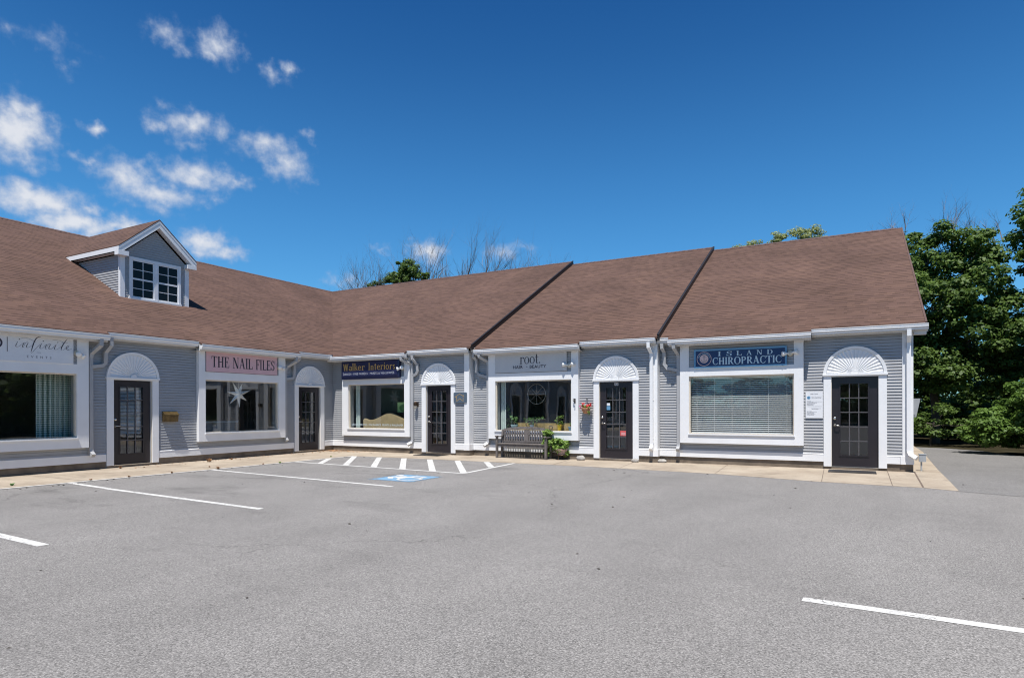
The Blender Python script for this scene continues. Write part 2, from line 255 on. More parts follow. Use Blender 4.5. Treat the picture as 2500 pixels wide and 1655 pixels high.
def paintmat():
    m, nt, b = newmat('worn_white_road_paint'); N = nt.nodes; L = nt.links
    geo = N.new('ShaderNodeNewGeometry'); P = geo.outputs['Position']
    def nz(s_, d, lo, hi, a=.3, c=.7):
        n = N.new('ShaderNodeTexNoise'); n.inputs['Scale'].default_value = s_; n.inputs['Detail'].default_value = d; n.inputs['Roughness'].default_value = .65; L.new(P, n.inputs['Vector'])
        k = N.new('ShaderNodeMapRange'); L.new(n.outputs['Fac'], k.inputs[0]); k.inputs[1].default_value = a; k.inputs[2].default_value = c; k.inputs[3].default_value = lo; k.inputs[4].default_value = hi; return k
    d1 = nz(3.5, 6, .80, 1.06); mx = N.new('ShaderNodeMix'); mx.data_type = 'RGBA'; mx.blend_type = 'MULTIPLY'; mx.inputs[0].default_value = 1; mx.inputs[6].default_value = (0.60, 0.59, 0.56, 1)
    L.new(d1.outputs[0], mx.inputs[7]); L.new(mx.outputs[2], b.inputs['Base Color']); b.inputs['Roughness'].default_value = .8
    chip = nz(34, 5, 0, 1, .54, .60); wear = nz(1.3, 3, .12, .9, .42, .66)
    ml = N.new('ShaderNodeMath'); ml.operation = 'MULTIPLY'; L.new(chip.outputs[0], ml.inputs[0]); L.new(wear.outputs[0], ml.inputs[1])
    t = N.new('ShaderNodeBsdfTransparent'); ms = N.new('ShaderNodeMixShader'); L.new(ml.outputs[0], ms.inputs[0]); L.new(b.outputs[0], ms.inputs[1]); L.new(t.outputs[0], ms.inputs[2]); L.new(ms.outputs[0], N['Material Output'].inputs[0])
    return m
M['paint'] = paintmat()
M['bluepaint'] = None
def bluemat():
    m, nt, b = newmat('faded_blue_road_paint'); N = nt.nodes; L = nt.links
    tc = N.new('ShaderNodeTexCoord'); sp = N.new('ShaderNodeVectorMath'); sp.operation = 'ABSOLUTE'; L.new(tc.outputs['Object'], sp.inputs[0])
    s = N.new('ShaderNodeSeparateXYZ'); L.new(sp.outputs[0], s.inputs[0]); mxx = N.new('ShaderNodeMath'); mxx.operation = 'MAXIMUM'; L.new(s.outputs[0], mxx.inputs[0]); L.new(s.outputs[1], mxx.inputs[1])
    no = N.new('ShaderNodeTexNoise'); no.inputs['Scale'].default_value = 14; no.inputs['Detail'].default_value = 6; L.new(tc.outputs['Object'], no.inputs['Vector'])
    ad = N.new('ShaderNodeMath'); ad.operation = 'MULTIPLY_ADD'; L.new(no.outputs['Fac'], ad.inputs[0]); ad.inputs[1].default_value = 0.22; L.new(mxx.outputs[0], ad.inputs[2])
    mr = N.new('ShaderNodeMapRange'); L.new(ad.outputs[0], mr.inputs[0]); mr.inputs[1].default_value = 0.55; mr.inputs[2].default_value = 0.68; mr.inputs[3].default_value = 0; mr.inputs[4].default_value = 1
    b.inputs['Base Color'].default_value = (0.16, 0.29, 0.42, 1); b.inputs['Roughness'].default_value = 0.8
    t = N.new('ShaderNodeBsdfTransparent'); ms = N.new('ShaderNodeMixShader'); L.new(mr.outputs[0], ms.inputs[0]); L.new(b.outputs[0], ms.inputs[1]); L.new(t.outputs[0], ms.inputs[2]); L.new(ms.outputs[0], N['Material Output'].inputs[0])
    return m
M['bluepaint'] = bluemat()

# ------------------------------------------------------------------ mesh builder
class MB:
    def __init__(s): s.v = []; s.f = []; s.uv = {}
    def add(s, vs, fs, uvs=None):
        n = len(s.v); s.v += [tuple(p) for p in vs]
        for i, q in enumerate(fs):
            s.f.append(tuple(n+j for j in q))
            if uvs: s.uv[len(s.f)-1] = uvs[i]
        return s
    def box(s, x0, x1, y0, y1, z0, z1):
        if x0 > x1: x0, x1 = x1, x0
        if y0 > y1: y0, y1 = y1, y0
        if z0 > z1: z0, z1 = z1, z0
        return s.add([(x0,y0,z0),(x1,y0,z0),(x1,y1,z0),(x0,y1,z0),(x0,y0,z1),(x1,y0,z1),(x1,y1,z1),(x0,y1,z1)],
                     [(3,2,1,0),(4,5,6,7),(0,1,5,4),(1,2,6,5),(2,3,7,6),(3,0,4,7)])
    def prism(s, pts, d):            # closed polygon pts (3d), extruded by vector d
        n = len(pts); d = Vector(d); vs = [Vector(p) for p in pts]; vs += [p+d for p in vs]
        fs = [tuple(range(n-1, -1, -1)), tuple(range(n, 2*n))]+[(i, (i+1) % n, n+(i+1) % n, n+i) for i in range(n)]
        return s.add(vs, fs)
    def quad(s, a, b, c, d): return s.add([a, b, c, d], [(0, 1, 2, 3)])
    def tube(s, pts, rad, n=8, caps=True, up=None):
        pts = [Vector(p) for p in pts]; m = len(pts)
        if not hasattr(rad, '__len__'): rad = [rad]*m
        base = len(s.v); prevn = None
        for i, p in enumerate(pts):
            t = (pts[min(i+1, m-1)]-pts[max(i-1, 0)]); t = t.normalized() if t.length > 1e-9 else Vector((0, 0, 1))
            if prevn is None:
                a = Vector(up) if up else (Vector((0, 0, 1)) if abs(t.z) < 0.9 else Vector((1, 0, 0)))
                nn = (a-t*a.dot(t)).normalized()
            else:
                nn = prevn-t*prevn.dot(t); nn = nn.normalized() if nn.length > 1e-6 else prevn
            prevn = nn; bb = t.cross(nn)
            for k in range(n):
                an = 2*math.pi*(k+0.5)/n; s.v.append(tuple(p+(nn*math.cos(an)+bb*math.sin(an))*rad[i]))
        for i in range(m-1):
            for k in range(n):
                a = base+i*n+k; b = base+i*n+(k+1) % n; s.f.append((a, b, b+n, a+n))
        if caps: s.f.append(tuple(base+k for k in range(n-1, -1, -1))); s.f.append(tuple(base+(m-1)*n+k for k in range(n)))
        return s
    def lathe(s, c, prof, n=20, axis='z'):
        base = len(s.v); m = len(prof); c = Vector(c)
        for r, h in prof:
            for k in range(n):
                an = 2*math.pi*k/n; a, b = r*math.cos(an), r*math.sin(an)
                s.v.append(tuple(c+(Vector((a, b, h)) if axis == 'z' else Vector((a, -h, b)) if axis == 'y' else Vector((h, a, b)))))
        for i in range(m-1):
            for k in range(n):
                s.f.append((base+i*n+k, base+i*n+(k+1) % n, base+(i+1)*n+(k+1) % n, base+(i+1)*n+k))
        s.f.append(tuple(base+k for k in range(n-1, -1, -1))); s.f.append(tuple(base+(m-1)*n+k for k in range(n)))
        return s
    def mesh(s, name, mat):
        me = bpy.data.meshes.new(name); me.from_pydata(s.v, [], s.f)
        if s.uv:
            uvl = me.uv_layers.new(name='UVMap')
            for pi, p in enumerate(me.polygons):
                if pi in s.uv:
                    for li, c in zip(p.loop_indices, s.uv[pi]): uvl.data[li].uv = c
        if mat: me.materials.append(mat)
        me.validate(); me.update(); return me
    def build(s, name, mat, parent=None, loc=(0, 0, 0), rz=0, smooth=False):
        me = s.mesh(name, mat)
        if smooth:
            for p in me.polygons: p.use_smooth = True
        o = bpy.data.objects.new(name, me); COL.objects.link(o); o.location = loc; o.rotation_euler = (0, 0, rz)
        if parent: o.parent = parent
        return o
def empty(name, loc=(0, 0, 0), rz=0, parent=None):
    o = bpy.data.objects.new(name, None); COL.objects.link(o); o.location = loc; o.rotation_euler = (0, 0, rz); o.empty_display_size = 0.2
    if parent: o.parent = parent
    return o
def tag(o, label=None, cat=None, group=None, kind=None):
    if label: o['label'] = label
    if cat: o['category'] = cat
    if group: o['group'] = group
    if kind: o['kind'] = kind
    return o
def copy_tree(o, parent=None):
    c = o.copy(); COL.objects.link(c); c.parent = parent
    for ch in [x for x in COL.objects if x.parent == o]: copy_tree(ch, c)
    return c

# wing frames: local x along the wall (to the right), local y into the building, z up
FRM = {'L': ((0, 0, 0), R(90)), '0': ((0, 0, 0), 0.0), '1': ((0, 0.225, 0), 0.0), '2': ((0, 0.43, 0), 0.0)}
def W(w, u, v=0.0, z=0.0):
    (ox, oy, oz), rz = FRM[w]; c, s = math.cos(rz), math.sin(rz)
    return (ox+u*c-v*s, oy+u*s+v*c, z)
def wrz(w): return FRM[w][1]

# ------------------------------------------------------------------ ground, lot, walk, paint
lot_edge = [(17.0, 16.0), (17.3, 10.9), (18.3, 10.5), (19.3, 9.35), (19.95, 7.0), (20.4, 3.0), (20.8, -2), (21.5, -8), (22, -48), (-30, -48), (-30, -32), (-0.5, -32), (-0.5, 0.5), (16.0, 0.5), (16.0, 16.0)]
g = MB(); g.box(-400, 400, -400, 400, -0.5, -0.05); tag(g.build('ground', M['soil']), kind='structure')
g = MB(); g.prism([(x, y, -0.10) for x, y in lot_edge], (0, 0, 0.10)); tag(g.build('parking_lot', M['asphalt']), kind='structure')
g = MB(); g.add([(x, y, 0.0035) for x, y in [(17.1, 15.9), (17.3, 10.9), (18.3, 10.5), (19.3, 9.35), (19.95, 7.0), (20.4, 3.0), (20.8, -2), (21.1, -4.9), (19.2, -3.7), (17.12, -2.9)]][::-1], [tuple(range(10))]); tag(g.build('side_drive', M['drive']), kind='structure')
walk_edge = [(-0.2, -30.2), (2.15, -30.2), (2.30, -10.4), (2.34, -9.2), (2.43, -6.33), (2.45, -3.9), (2.47, -1.75), (3.0, -1.64), (5.0, -1.58), (7.08, -1.56), (9.9, -1.60), (10.96, -1.71), (12.9, -1.90), (13.63, -2.08), (15.0, -2.46), (16.64, -2.62), (17.14, -2.87), (17.2, -1.1), (17.27, 1.3), (17.55, 8.0), (17.6, 14.6), (16.5, 14.6), (16.5, 0.7), (-0.2, 0.2)]
g = MB(); g.prism([(x, y, -0.05) for x, y in walk_edge], (0, 0, 0.056)); tag(g.build('pavement', M['walk']), kind='structure')
# joints and cracks in the paving: thin dark lines
def ribbon(mb, pts, w, z):
    for (x0, y0), (x1, y1) in zip(pts[:-1], pts[1:]):
        d = Vector((x1-x0, y1-y0)); L_ = d.length; d /= L_; n = Vector((-d.y, d.x))*w/2
        mb.add([(x0+n.x, y0+n.y, z), (x0-n.x, y0-n.y, z), (x1-n.x, y1-n.y, z), (x1+n.x, y1+n.y, z)], [(0, 1, 2, 3)])
def jag(p0, p1, n, amp):
    o = [p0]
    for i in range(1, n):
        t = i/n; o.append((p0[0]+(p1[0]-p0[0])*t+random.uniform(-amp, amp), p0[1]+(p1[1]-p0[1])*t+random.uniform(-amp, amp)))
    return o+[p1]
M['crack'] = plain('dark_crack', (0.14, 0.105, 0.08), 0.95, 0.3, 20, coord='World')
g = MB()
for a, b, n in [((8.75, 0.2), (9.0, -1.57), 1), ((10.55, 0.2), (10.77, -1.66), 1), ((12.86, 0.4), (12.98, -1.88), 1), ((15.0, 0.3), (15.05, -2.44), 1), ((16.25, 0.4), (16.2, -2.52), 1),
                ((16.76, 0.5), (16.66, -2.6), 1), ((5.0, -0.1), (5.0, -1.55), 1), ((0.1, -3.0), (2.4, -3.0), 1), ((0.1, -6.1), (2.4, -6.1), 1), ((0.1, -9.0), (2.3, -9.0), 1)]:
    ribbon(g, [a, b], 0.013 if a[0] < 16.7 else 0.03, 0.0085)
ribbon(g, jag((0.9, -9.8), (1.9, -5.2), 14, 0.06), 0.014, 0.0095); ribbon(g, jag((16.8, -0.6), (17.1, -0.9), 5, 0.03), 0.012, 0.0095)
tag(g.build('pavement_joints', M['crack']), kind='structure')
g = MB()
ribbon(g, [(2.19, -30.0), (2.34, -10.4), (2.39, -9.2), (2.48, -6.33), (2.50, -3.9), (2.52, -1.72)], 0.085, 0.0075); 
ribbon(g, [(2.36, -9.3), (3.95, -9.43)], 0.10, 0.0030); ribbon(g, [(3.96, -9.45), (8.25, -9.69)], 0.10, 0.0030)
ribbon(g, [(2.50, -6.36), (8.25, -6.84)], 0.10, 0.0030); ribbon(g, [(2.3, -12.16), (8.21, -12.35)], 0.11, 0.0030)
ribbon(g, [(2.55, -3.93), (8.17, -4.33)], 0.10, 0.0030); ribbon(g, [(8.15, -4.33), (7.93, -1.62)], 0.10, 0.0040)
for a, b in [((2.54, -2.70), (3.52, -4.0)), ((2.60, -1.74), (4.45, -4.06)), ((3.53, -1.72), (5.43, -4.14)), ((4.38, -1.66), (6.36, -4.20)), ((5.28, -1.66), (7.27, -4.26)), ((6.20, -1.66), (8.12, -4.28)), ((7.12, -1.66), (7.97, -2.84))]:
    ribbon(g, [a, b], 0.15, 0.0050)
ribbon(g, [(15.23, -10.62), (21.4, -10.9)], 0.105, 0.0030)
tag(g.build('parking_lines', M['paint']), kind='structure')
bl = MB(); bl.add([(-.62, -.62, 0), (.62, -.62, 0), (.62, .62, 0), (-.62, .62, 0)], [(0, 1, 2, 3)])
o = bl.build('blue_parking_marking', M['bluepaint'], loc=(7.60, -5.62, 0.0030)); tag(o, kind='structure')
# wheelchair emblem, in metres: local x = photograph-left of the figure, laid flat on the asphalt
g = MB()
def flat(mb, pts, z): mb.add([(x, y, z) for x, y in pts], [tuple(range(len(pts)))])
for pts in ([(7.12,-5.62),(7.21,-5.56),(7.41,-5.80),(7.32,-5.86)], [(7.19,-5.57),(7.24,-5.47),(7.35,-5.56),(7.28,-5.65)],
            [(7.29,-5.60),(7.29,-5.41),(7.41,-5.38),(7.55,-5.50),(7.60,-5.62),(7.52,-5.78)],
            [(7.52,-5.56),(7.55,-5.33),(7.60,-5.25),(7.76,-5.34),(7.70,-5.38),(7.63,-5.36),(7.66,-5.46),(7.62,-5.62)],
            [(7.64,-5.44),(7.96,-5.52),(8.02,-5.62),(7.64,-5.54)], [(7.62,-5.26),(7.80,-5.31),(7.91,-5.33),(7.95,-5.42),(7.88,-5.44),(7.74,-5.36)]):
    flat(g, pts, 0.0042+0.0004*len(g.f))
flat(g, [(7.20+0.085*math.cos(a), -5.32+0.085*math.sin(a)) for a in np.linspace(0, 2*math.pi, 14)[:-1]], 0.0072)
for i in range(28):
    a0, a1 = R(150+i*11.5), R(150+(i+1)*11.5)
    g.add([(7.81+r*math.cos(a), -5.78+r*math.sin(a), 0.0078) for r, a in ((.20, a0), (.26, a0), (.26, a1), (.20, a1))], [(0, 1, 2, 3)])
tag(g.build('wheelchair_marking', M['paint']), kind='structure')

# ------------------------------------------------------------------ the building
B = empty('shop_building'); tag(B, 'long grey clapboard row of shops with a brown shingle roof and one dormer', 'building')
EX = 0.068; LIP = 0.016
def siding(mb, zr, ext, out=0.012, gap=0.007):
    """courses of clapboard over z range zr; ext(z) -> list of (u0,u1)"""
    z = zr[0]
    while z < zr[1]-1e-4:
        zt = min(z+EX, zr[1]); lo = ext(z+1e-3); hi = ext(zt-1e-3)
        if len(lo) != len(hi): hi = lo = ext((z+zt)/2)
        for (a, b), (c, d) in zip(lo, hi):
            if b-a < 0.005: continue
            c = max(c, a-1); d = min(d, b+1)
            if d < c: c = d = (c+d)/2
            j = random.uniform(-.0008, .0008)
            y0, y1, zt2 = -LIP-out+j, -.001-out, (zt-gap if out else zt)
            mb.add([(a, y0, z), (b, y0, z), (d, y1, zt2), (c, y1, zt2), (a, 0.001, z), (b, 0.001, z), (c, .001, zt2-.002), (d, .001, zt2-.002)], [(0, 1, 2, 3), (4, 5, 1, 0), (3, 2, 7, 6)])
            x = a+random.uniform(0.6, 2.5)                           # butt joints between boards
        z = zt
def cut(u0, u1, z, holes):
    iv = [(u0, u1)]
    for a, b, c, d in holes:
        if c <= z <= d:
            nv = []
            for p, q in iv:
                if b <= p or a >= q: nv.append((p, q)); continue
                if a > p: nv.append((p, a))
                if b < q: nv.append((b, q))
            iv = nv
    return iv
EAVE = 3.215; BAYEAVE = 3.145; BV = -0.13
DOORS = {'L': [(-25.0, -23.73, -24.83, -23.91), (-19.2, -17.93, -19.03, -18.11), (-13.4, -12.13, -13.23, -12.31), (-7.372, -6.10, -7.217, -6.302), (-1.715, -0.425, -1.545, -0.637)], '0': [(3.796, 5.039, 3.985, 4.899)], '1': [(9.413, 10.659, 9.58, 10.511)], '2': [(14.997, 16.237, 15.161, 16.075)]}
BAYS = {'L': [(-28.3, -25.4, -28.05, -25.65), (-22.5, -19.6, -22.25, -19.85), (-16.7, -13.8, -16.45, -14.05), (-10.72, -7.805, -10.48, -8.048), (-5.054, -2.147, -4.857, -2.407)], '0': [(0.543, 3.382, 0.80, 3.170)], '1': [(6.133, 8.997, 6.364, 8.79)], '2': [(11.713, 14.574, 11.936, 14.371)]}
SPAN = {'L': (-30.0, 0.0), '0': (0.0, 5.40), '1': (5.55, 11.06), '2': (11.17, 16.60)}
for w in 'L012':
    u0, u1 = SPAN[w]; loc, rz = FRM[w]
    dh = [(a+.02, b-.02, 0.0, 2.16) for a, b, _, _ in DOORS[w]]
    wh = [(c-.02, d+.02, 0.74, 2.24) for _, _, c, d in BAYS[w]]
    bh = [(a+.01, b-.01, 0.54, 3.2) for a, b, _, _ in BAYS[w]]
    m = MB(); siding(m, (0.34, 3.10), lambda z: cut(u0, u1, z, dh+bh)); m.build('wall', M['siding'], B, loc, rz)
    # solid backing with the openings cut through
    m = MB(); hs = sorted([(c-.01, d+.01, .05, 2.12) for _, _, c, d in DOORS[w]]+[(c+.0, d-.0, .76, 2.21) for _, _, c, d in BAYS[w]]); x = u0+(0.16 if w == '0' else 0)
    for a, b, c, d in hs:
        m.box(x, a, 0.0012, .15, 0, 3.2); m.box(a, b, 0.0012, .15, d, 3.2); m.box(a, b, .0012, .15, -.02, c); x = b
    m.box(x, u1-(0.16 if w == 'L' else 0), 0.0012, .15, 0, 3.2); m.build('wall_backing', M['siding'], B, loc, rz)
    # baseboard and foundation between the doors
    bb = MB(); fo = MB(); x = u0
    for a, b, _, _ in DOORS[w]+[(u1, u1, 0, 0)]:
        if a-x > .02:
            bb.box(x, a-.0005, -.036, 0, .17, .34); bb.prism([(x, -.036, .34), (x, -.042, .34), (x, -.020, .352), (x, 0, .352)], (a-x-.0005, 0, 0))
            fo.box(x, a+.0, -.004, .0, -.05, .17)
        x = b
    bb.build('baseboard', M['white'], B, loc, rz); fo.build('foundation', M['foundation'], B, loc, rz)
# jogs between the sections: white corner boxes with their base
for x0, x1, y0, y1 in [(5.371, 5.545, -.040, .20), (11.00, 11.162, .185, .41)]:
    m = MB(); m.box(x0, x1, y0, y1+.05, .335, 3.14); m.build('corner_board', M['white'], B)
    m = MB(); m.box(x0-.02, x1+.012, y0-.012, y1+.05, .165, .345); m.build('baseboard', M['white'], B)
    m = MB(); m.box(x0-.01, x1+.004, y0+.012, y1+.06, -.05, .165); m.build('foundation', M['foundation'], B)
m = MB(); m.box(16.533, 16.738, .388, .60, .34, 3.12); m.build('corner_board', M['white'], B)
m = MB(); m.box(16.50, 16.75, .378, .62, .168, .345); m.build('baseboard', M['white'], B)
m = MB(); m.box(16.5, 16.738, .42, .62, -.05, .168); m.build('foundation', M['foundation'], B)
# gable end wall and plain back walls
def zroof(y, base): return EAVE+.533*(y-(base-.27))
m = MB(); yb = 14.9; yr = 7.45
m.prism([(16.73, .60, 0), (16.73, yb, 0), (16.73, yb, 3.15), (16.73, yr, zroof(yr, .43)-.10), (16.73, .60, 3.15)], (-.15, 0, 0))
m.box(-14.9, -14.75, -30, 14.9, 0, 3.15); m.box(-14.75, 16.58, 14.75, 14.9, 0, 3.15)
m.prism([(0, -30.15, 0), (-14.9, -30.15, 0), (-14.9, -30.15, 3.15), (-7.45, -30.15, 7.2), (0, -30.15, 3.15)], (0, .15, 0))
m.build('end_wall', M['siding'], B)

# display windows (boxed out bays)
def bay(w, a, b, oa, ob, rightfill=True):
    loc, rz = FRM[w]; e = empty('display_window', loc, rz, B)
    m = MB()
    m.box(a, oa, BV, -.0005, .53, 3.085); m.box(ob, b, BV, -.0005, .53, 3.085)
    m.box(oa, ob, BV+.001, -.0005, 2.215, 2.435); m.box(oa, ob, BV+.001, -.0005, .53, .735)
    m.box(oa-.012, ob+.012, BV-.028, BV+.03, .742, .768); m.box(oa-.02, ob+.02, BV-.014, BV, .715, .741)
    m.build('window_frame', M['white'], e)
    m = MB()     # stops round the glass
    m.box(oa, oa+.028, -.085, -.01, .768, 2.215); m.box(ob-.028, ob, -.085, -.01, .768, 2.215); m.box(oa+.028, ob-.028, -.085, -.01, 2.185, 2.215); m.box(oa+.028, ob-.028, -.085, -.01, .768, .788)
    m.build('glazing_stop', M['cream'], e)
    m = MB(); m.quad((oa+.02, -.046, .78), (ob-.02, -.046, .78), (ob-.02, -.046, 2.19), (oa+.02, -.046, 2.19)); m.build('glass', M['glass'], e)
    m = MB(); siding(m, (2.435, 3.085), lambda z: [(oa, ob)])
    for i, p in enumerate(m.v): m.v[i] = (p[0], p[1]-.085, p[2])
    m.box(oa, ob, -.084, -.0005, 2.436, 3.085); m.build('siding_panel', M['siding'], e)
    return e
for w in 'L012':
    for a, b, c, d in BAYS[w]: bay(w, a, b, c, d)

# doors
def make_door():
    e = MB(); Wd = .93; x0 = -Wd/2
    ga, gb, za, zb = x0+.175, x0+.735, .25, 1.89
    d = MB()
    d.box(x0, ga, .03, .075, 0, 2.035); d.box(gb, -x0, .03, .075, 0, 2.035); d.box(ga, gb, .031, .074, 0, za); d.box(ga, gb, .031, .074, zb, 2.035)
    # raised moulding round the light
    for q in ((ga-.022, ga+.006, za-.022, zb+.022), (gb-.006, gb+.022, za-.022, zb+.022)): d.box(q[0], q[1], .016, .04, q[2], q[3])
    d.box(ga-.021, gb+.021, .017, .04, za-.021, za+.006); d.box(ga-.021, gb+.021, .017, .04, zb-.006, zb+.021)
    door = d.build('door', M['door'], B)
    m = MB()
    for i in (1, 2): m.box(ga+(gb-ga)*i/3-.010, ga+(gb-ga)*i/3+.010, .026, .05, za+.006, zb-.006)
    for i in range(1, 5): m.box(ga+.006, gb-.006, .023, .05, za+(zb-za)*i/5-.010, za+(zb-za)*i/5+.010)
    m.build('glazing_bars', M['muntin'], door)
    m = MB(); m.quad((ga, .054, za), (gb, .054, za), (gb, .054, zb), (ga, .054, zb)); m.build('glass', M['glass'], door)
    m = MB(); hx = x0+.065
    m.lathe((hx, .03, .93), [(.031, 0), (.031, .012), (.02, .018), (.012, .045), (.012, .05)], 18, 'y')
    for i, p in enumerate(m.v): pass
    m.tube([(hx, -.018, .93), (hx+.04, -.028, .932), (hx+.10, -.026, .926), (hx+.115, -.022, .920)], [.011, .010, .008, .006], 8)
    m.build('door_handle', M['metal'], door, smooth=True)
    m = MB(); m.lathe((hx, .03, 1.09), [(.034, 0), (.034, .010), (.026, .022), (.014, .026)], 18, 'y'); m.build('deadbolt', M['metal'], door, smooth=True)
    for z in (.25, 1.02, 1.8): m = MB(); m.box(-x0-.004, -x0+.010, .016, .032, z, z+.10); m.build('hinge', M['greymetal'], door)
    m = MB(); m.box(x0-.01, -x0+.01, -.03, .075, -.022, -.002); m.build('threshold', M['metal'], door)
    # frame: casings, jambs, head
    f = MB(); W2 = .628
    f.box(-W2, x0-.004, -.046, 0.0, -.01, 2.045); f.box(-x0+.004, W2, -.046, 0.0, -.01, 2.045)
    f.box(x0-.03, x0-.004, 0.0, .11, -.02, 2.045); f.box(-x0+.004, -x0+.03, 0.0, .11, -.02, 2.045)
    f.box(-W2, W2, -.047, .11, 2.046, 2.078)
    fr = f.build('door_frame', M['white'], B)
    j = MB(); j.box(x0-.005, x0+.003, -.020, .03, 0, 2.04); j.box(-x0-.003, -x0+.005, -.02, .03, 0, 2.04); j.build('weather_strip', M['cream'], fr)
    f = MB(); f.box(-W2+.01, W2-.01, -.026, 0, -.07, -.011); f.build('casing_foot', M['foundation'], fr)
    # sunburst arch
    a = MB(); r = .635; z0 = 2.095
    def half(rr): return [(rr*math.cos(t), rr*math.sin(t)) for t in np.linspace(0, math.pi, 41)]
    a.prism([(x, -.034, z0+z) for x, z in half(r-.01)], (0, .0335, 0))
    o, i_ = half(r), half(r-.062)
    for k in range(40):
        a.prism([(o[k][0], -.068, z0+o[k][1]), (o[k+1][0], -.068, z0+o[k+1][1]), (i_[k+1][0], -.060, z0+i_[k+1][1]), (i_[k][0], -.060, z0+i_[k][1])], (0, .067, 0))
    a.box(-r-.012, r+.012, -.076, 0, z0-.022, z0+.018)
    n = 20
    for k in range(n):
        t0 = math.pi*(k+.07)/n; t1 = math.pi*(k+.93)/n; tm = (t0+t1)/2; r0, r1 = .07, r-.068
        P = lambda rr, t, y: (rr*math.cos(t), y, z0+.018+rr*math.sin(t)*.965)
        a.add([P(r0, t0, -.040), P(r1, t0, -.042), P(r1, t1, -.042), P(r0, t1, -.040), P(r0, tm, -.048), P(r1, tm, -.052), P(r0, t0, -.033), P(r1, t0, -.033), P(r1, t1, -.033), P(r0, t1, -.033)],
              [(0, 1, 5, 4), (4, 5, 2, 3), (0, 6, 7, 1), (2, 8, 9, 3), (1, 7, 8, 2), (1, 2, 5)])
    hub = [(rr*math.cos(t), rr*math.sin(t)) for rr, t in [(.075, t) for t in np.linspace(0, math.pi, 13)]]
    a.prism([(x, -.066, z0+.017+z) for x, z in hub], (0, .03, 0))
    ar = a.build('sunburst_arch', M['white'], B)
    bk = MB(); bk.prism([(x, -.0355, z0+.019+z) for x, z in half(r-.066)], (0, .001, 0)); bk.build('groove_panel', M['white'], ar)
    return door, fr, ar
proto = make_door(); door_objs = []
for i, (w, k) in enumerate([('L', 3), ('L', 4), ('L', 0), ('L', 1), ('L', 2), ('0', 0), ('1', 0), ('2', 0)]):
    a, b, c, d = DOORS[w][k]; uc = (c+d)/2; uc2 = (a+b)/2
    trio = proto if i == 0 else tuple(copy_tree(p, B) for p in proto)
    trio[0].location = W(w, uc2, 0, .075); trio[1].location = W(w, uc2, 0, .075); trio[2].location = W(w, uc2, 0, .075)
    for o in trio: o.rotation_euler = (0, 0, wrz(w))
    door_objs.append(trio[0])
door_objs[0]['label'] = 'dark glazed door beside the brass mailbox'; door_objs[6]['label'] = 'dark glazed door with a red sticker'

# eaves: gutter, fascia, soffit
def gutter(w, u0, u1, bayed=False, capL=True, capR=True):
    loc, rz = FRM[w]; o = .40 if bayed else .27; zt = BAYEAVE if bayed else EAVE
    f, bk = -o, -o+.12
    m = MB(); m.prism([(u0, bk, zt), (u0, bk-.003, zt-.03), (u0, f+.012, zt-.03), (u0, f+.010, zt), (u0, f, zt), (u0, f, zt-.018), (u0, f+.012, zt-.03), (u0, f+.004, zt-.06), (u0, f+.03, zt-.105), (u0, f+.035, zt-.13), (u0, bk, zt-.13)], (u1-u0, 0, 0))
    g = m.build('gutter', M['gutter'], B, loc, rz)
    m = MB(); m.box(u0+.003, u1-.003, bk+.001, bk+.025, zt-.17, zt+.01); m.box(u0+.003, u1-.003, bk+.025, (-.131 if bayed else -.0005) if bk+.025 < (-.131 if bayed else -.0005) else bk+.03, zt-.16, zt-.145)
    if bayed: m.box(u0+.003, u1-.003, bk+.025, -.0005, zt-.0595-.1, zt-.1585)
    m.build('fascia', M['soffit'], B, loc, rz)
gutter('L', -10.9, -7.465, True); gutter('L', -30.1, -10.9); gutter('L', -7.46, -5.137); gutter('L', -5.134, -1.747, True); gutter('L', -1.744, -.29)
gutter('0', .106-.0, 3.38, True); gutter('0', 3.383, 5.60); gutter('1', 5.60, 5.768); gutter('1', 5.77, 9.09, True); gutter('1', 9.093, 11.155)
gutter('2', 11.158, 11.455); gutter('2', 11.458, 14.745, True); gutter('2', 14.748, 17.0)
m = MB(); m.box(-.0, .27, -.40, -.001, 3.05, 3.06); m.box(0.001, .10, -.29, -.001, 2.99, 3.05); m.build('fascia', M['soffit'], B)
# right end: eave return box and soffit
m = MB(); m.prism([(16.74, .43-.15, 3.06), (16.98, .43-.15, 3.06), (16.98, .43+.25, 3.06), (16.74, .43+.25, 3.06)], (0, 0, .10)); m.box(16.74, 16.97, .43-.15, .45, 2.99, 3.06); m.build('eave_return', M['soffit'], B)

# roofs
K = .533; SL = math.sqrt(1+K*K)
def roofpiece(m, pts, zf, thick=.045, uvf=None):
    """pts: plan polygon (x,y) counterclockwise; zf(x,y) -> z"""
    n = len(pts); top = [(x, y, zf(x, y)) for x, y in pts]; bot = [(x, y, zf(x, y)-thick) for x, y in pts]
    fs = [tuple(range(n)), tuple(range(2*n-1, n-1, -1))]+[(i, n+i, n+(i+1) % n, (i+1) % n) for i in range(n)]
    uvt = [uvf(x, y) for x, y in pts]; uvs = [uvt, uvt[::-1]]+[[uvt[i], uvt[i], uvt[(i+1) % n], uvt[(i+1) % n]] for i in range(n)]
    m.add(top+bot, fs, uvs)
e_ = .045    # shingles stop short of the gutter lip
def zL(x, y): return EAVE+K*(-x+.27)
uL = lambda x, y: (y, (-x+.27)*SL)
def mk(zb): return (lambda x, y: EAVE+K*(y-(zb-.27))), (lambda x, y: (x, (y-(zb-.27))*SL))
m = MB(); xo = .27-e_; xb = .40-e_
roofpiece(m, [(xo, -30.3), (xo, -xo), (-7.45, 7.45), (-7.45, -30.3)], zL, uvf=uL)
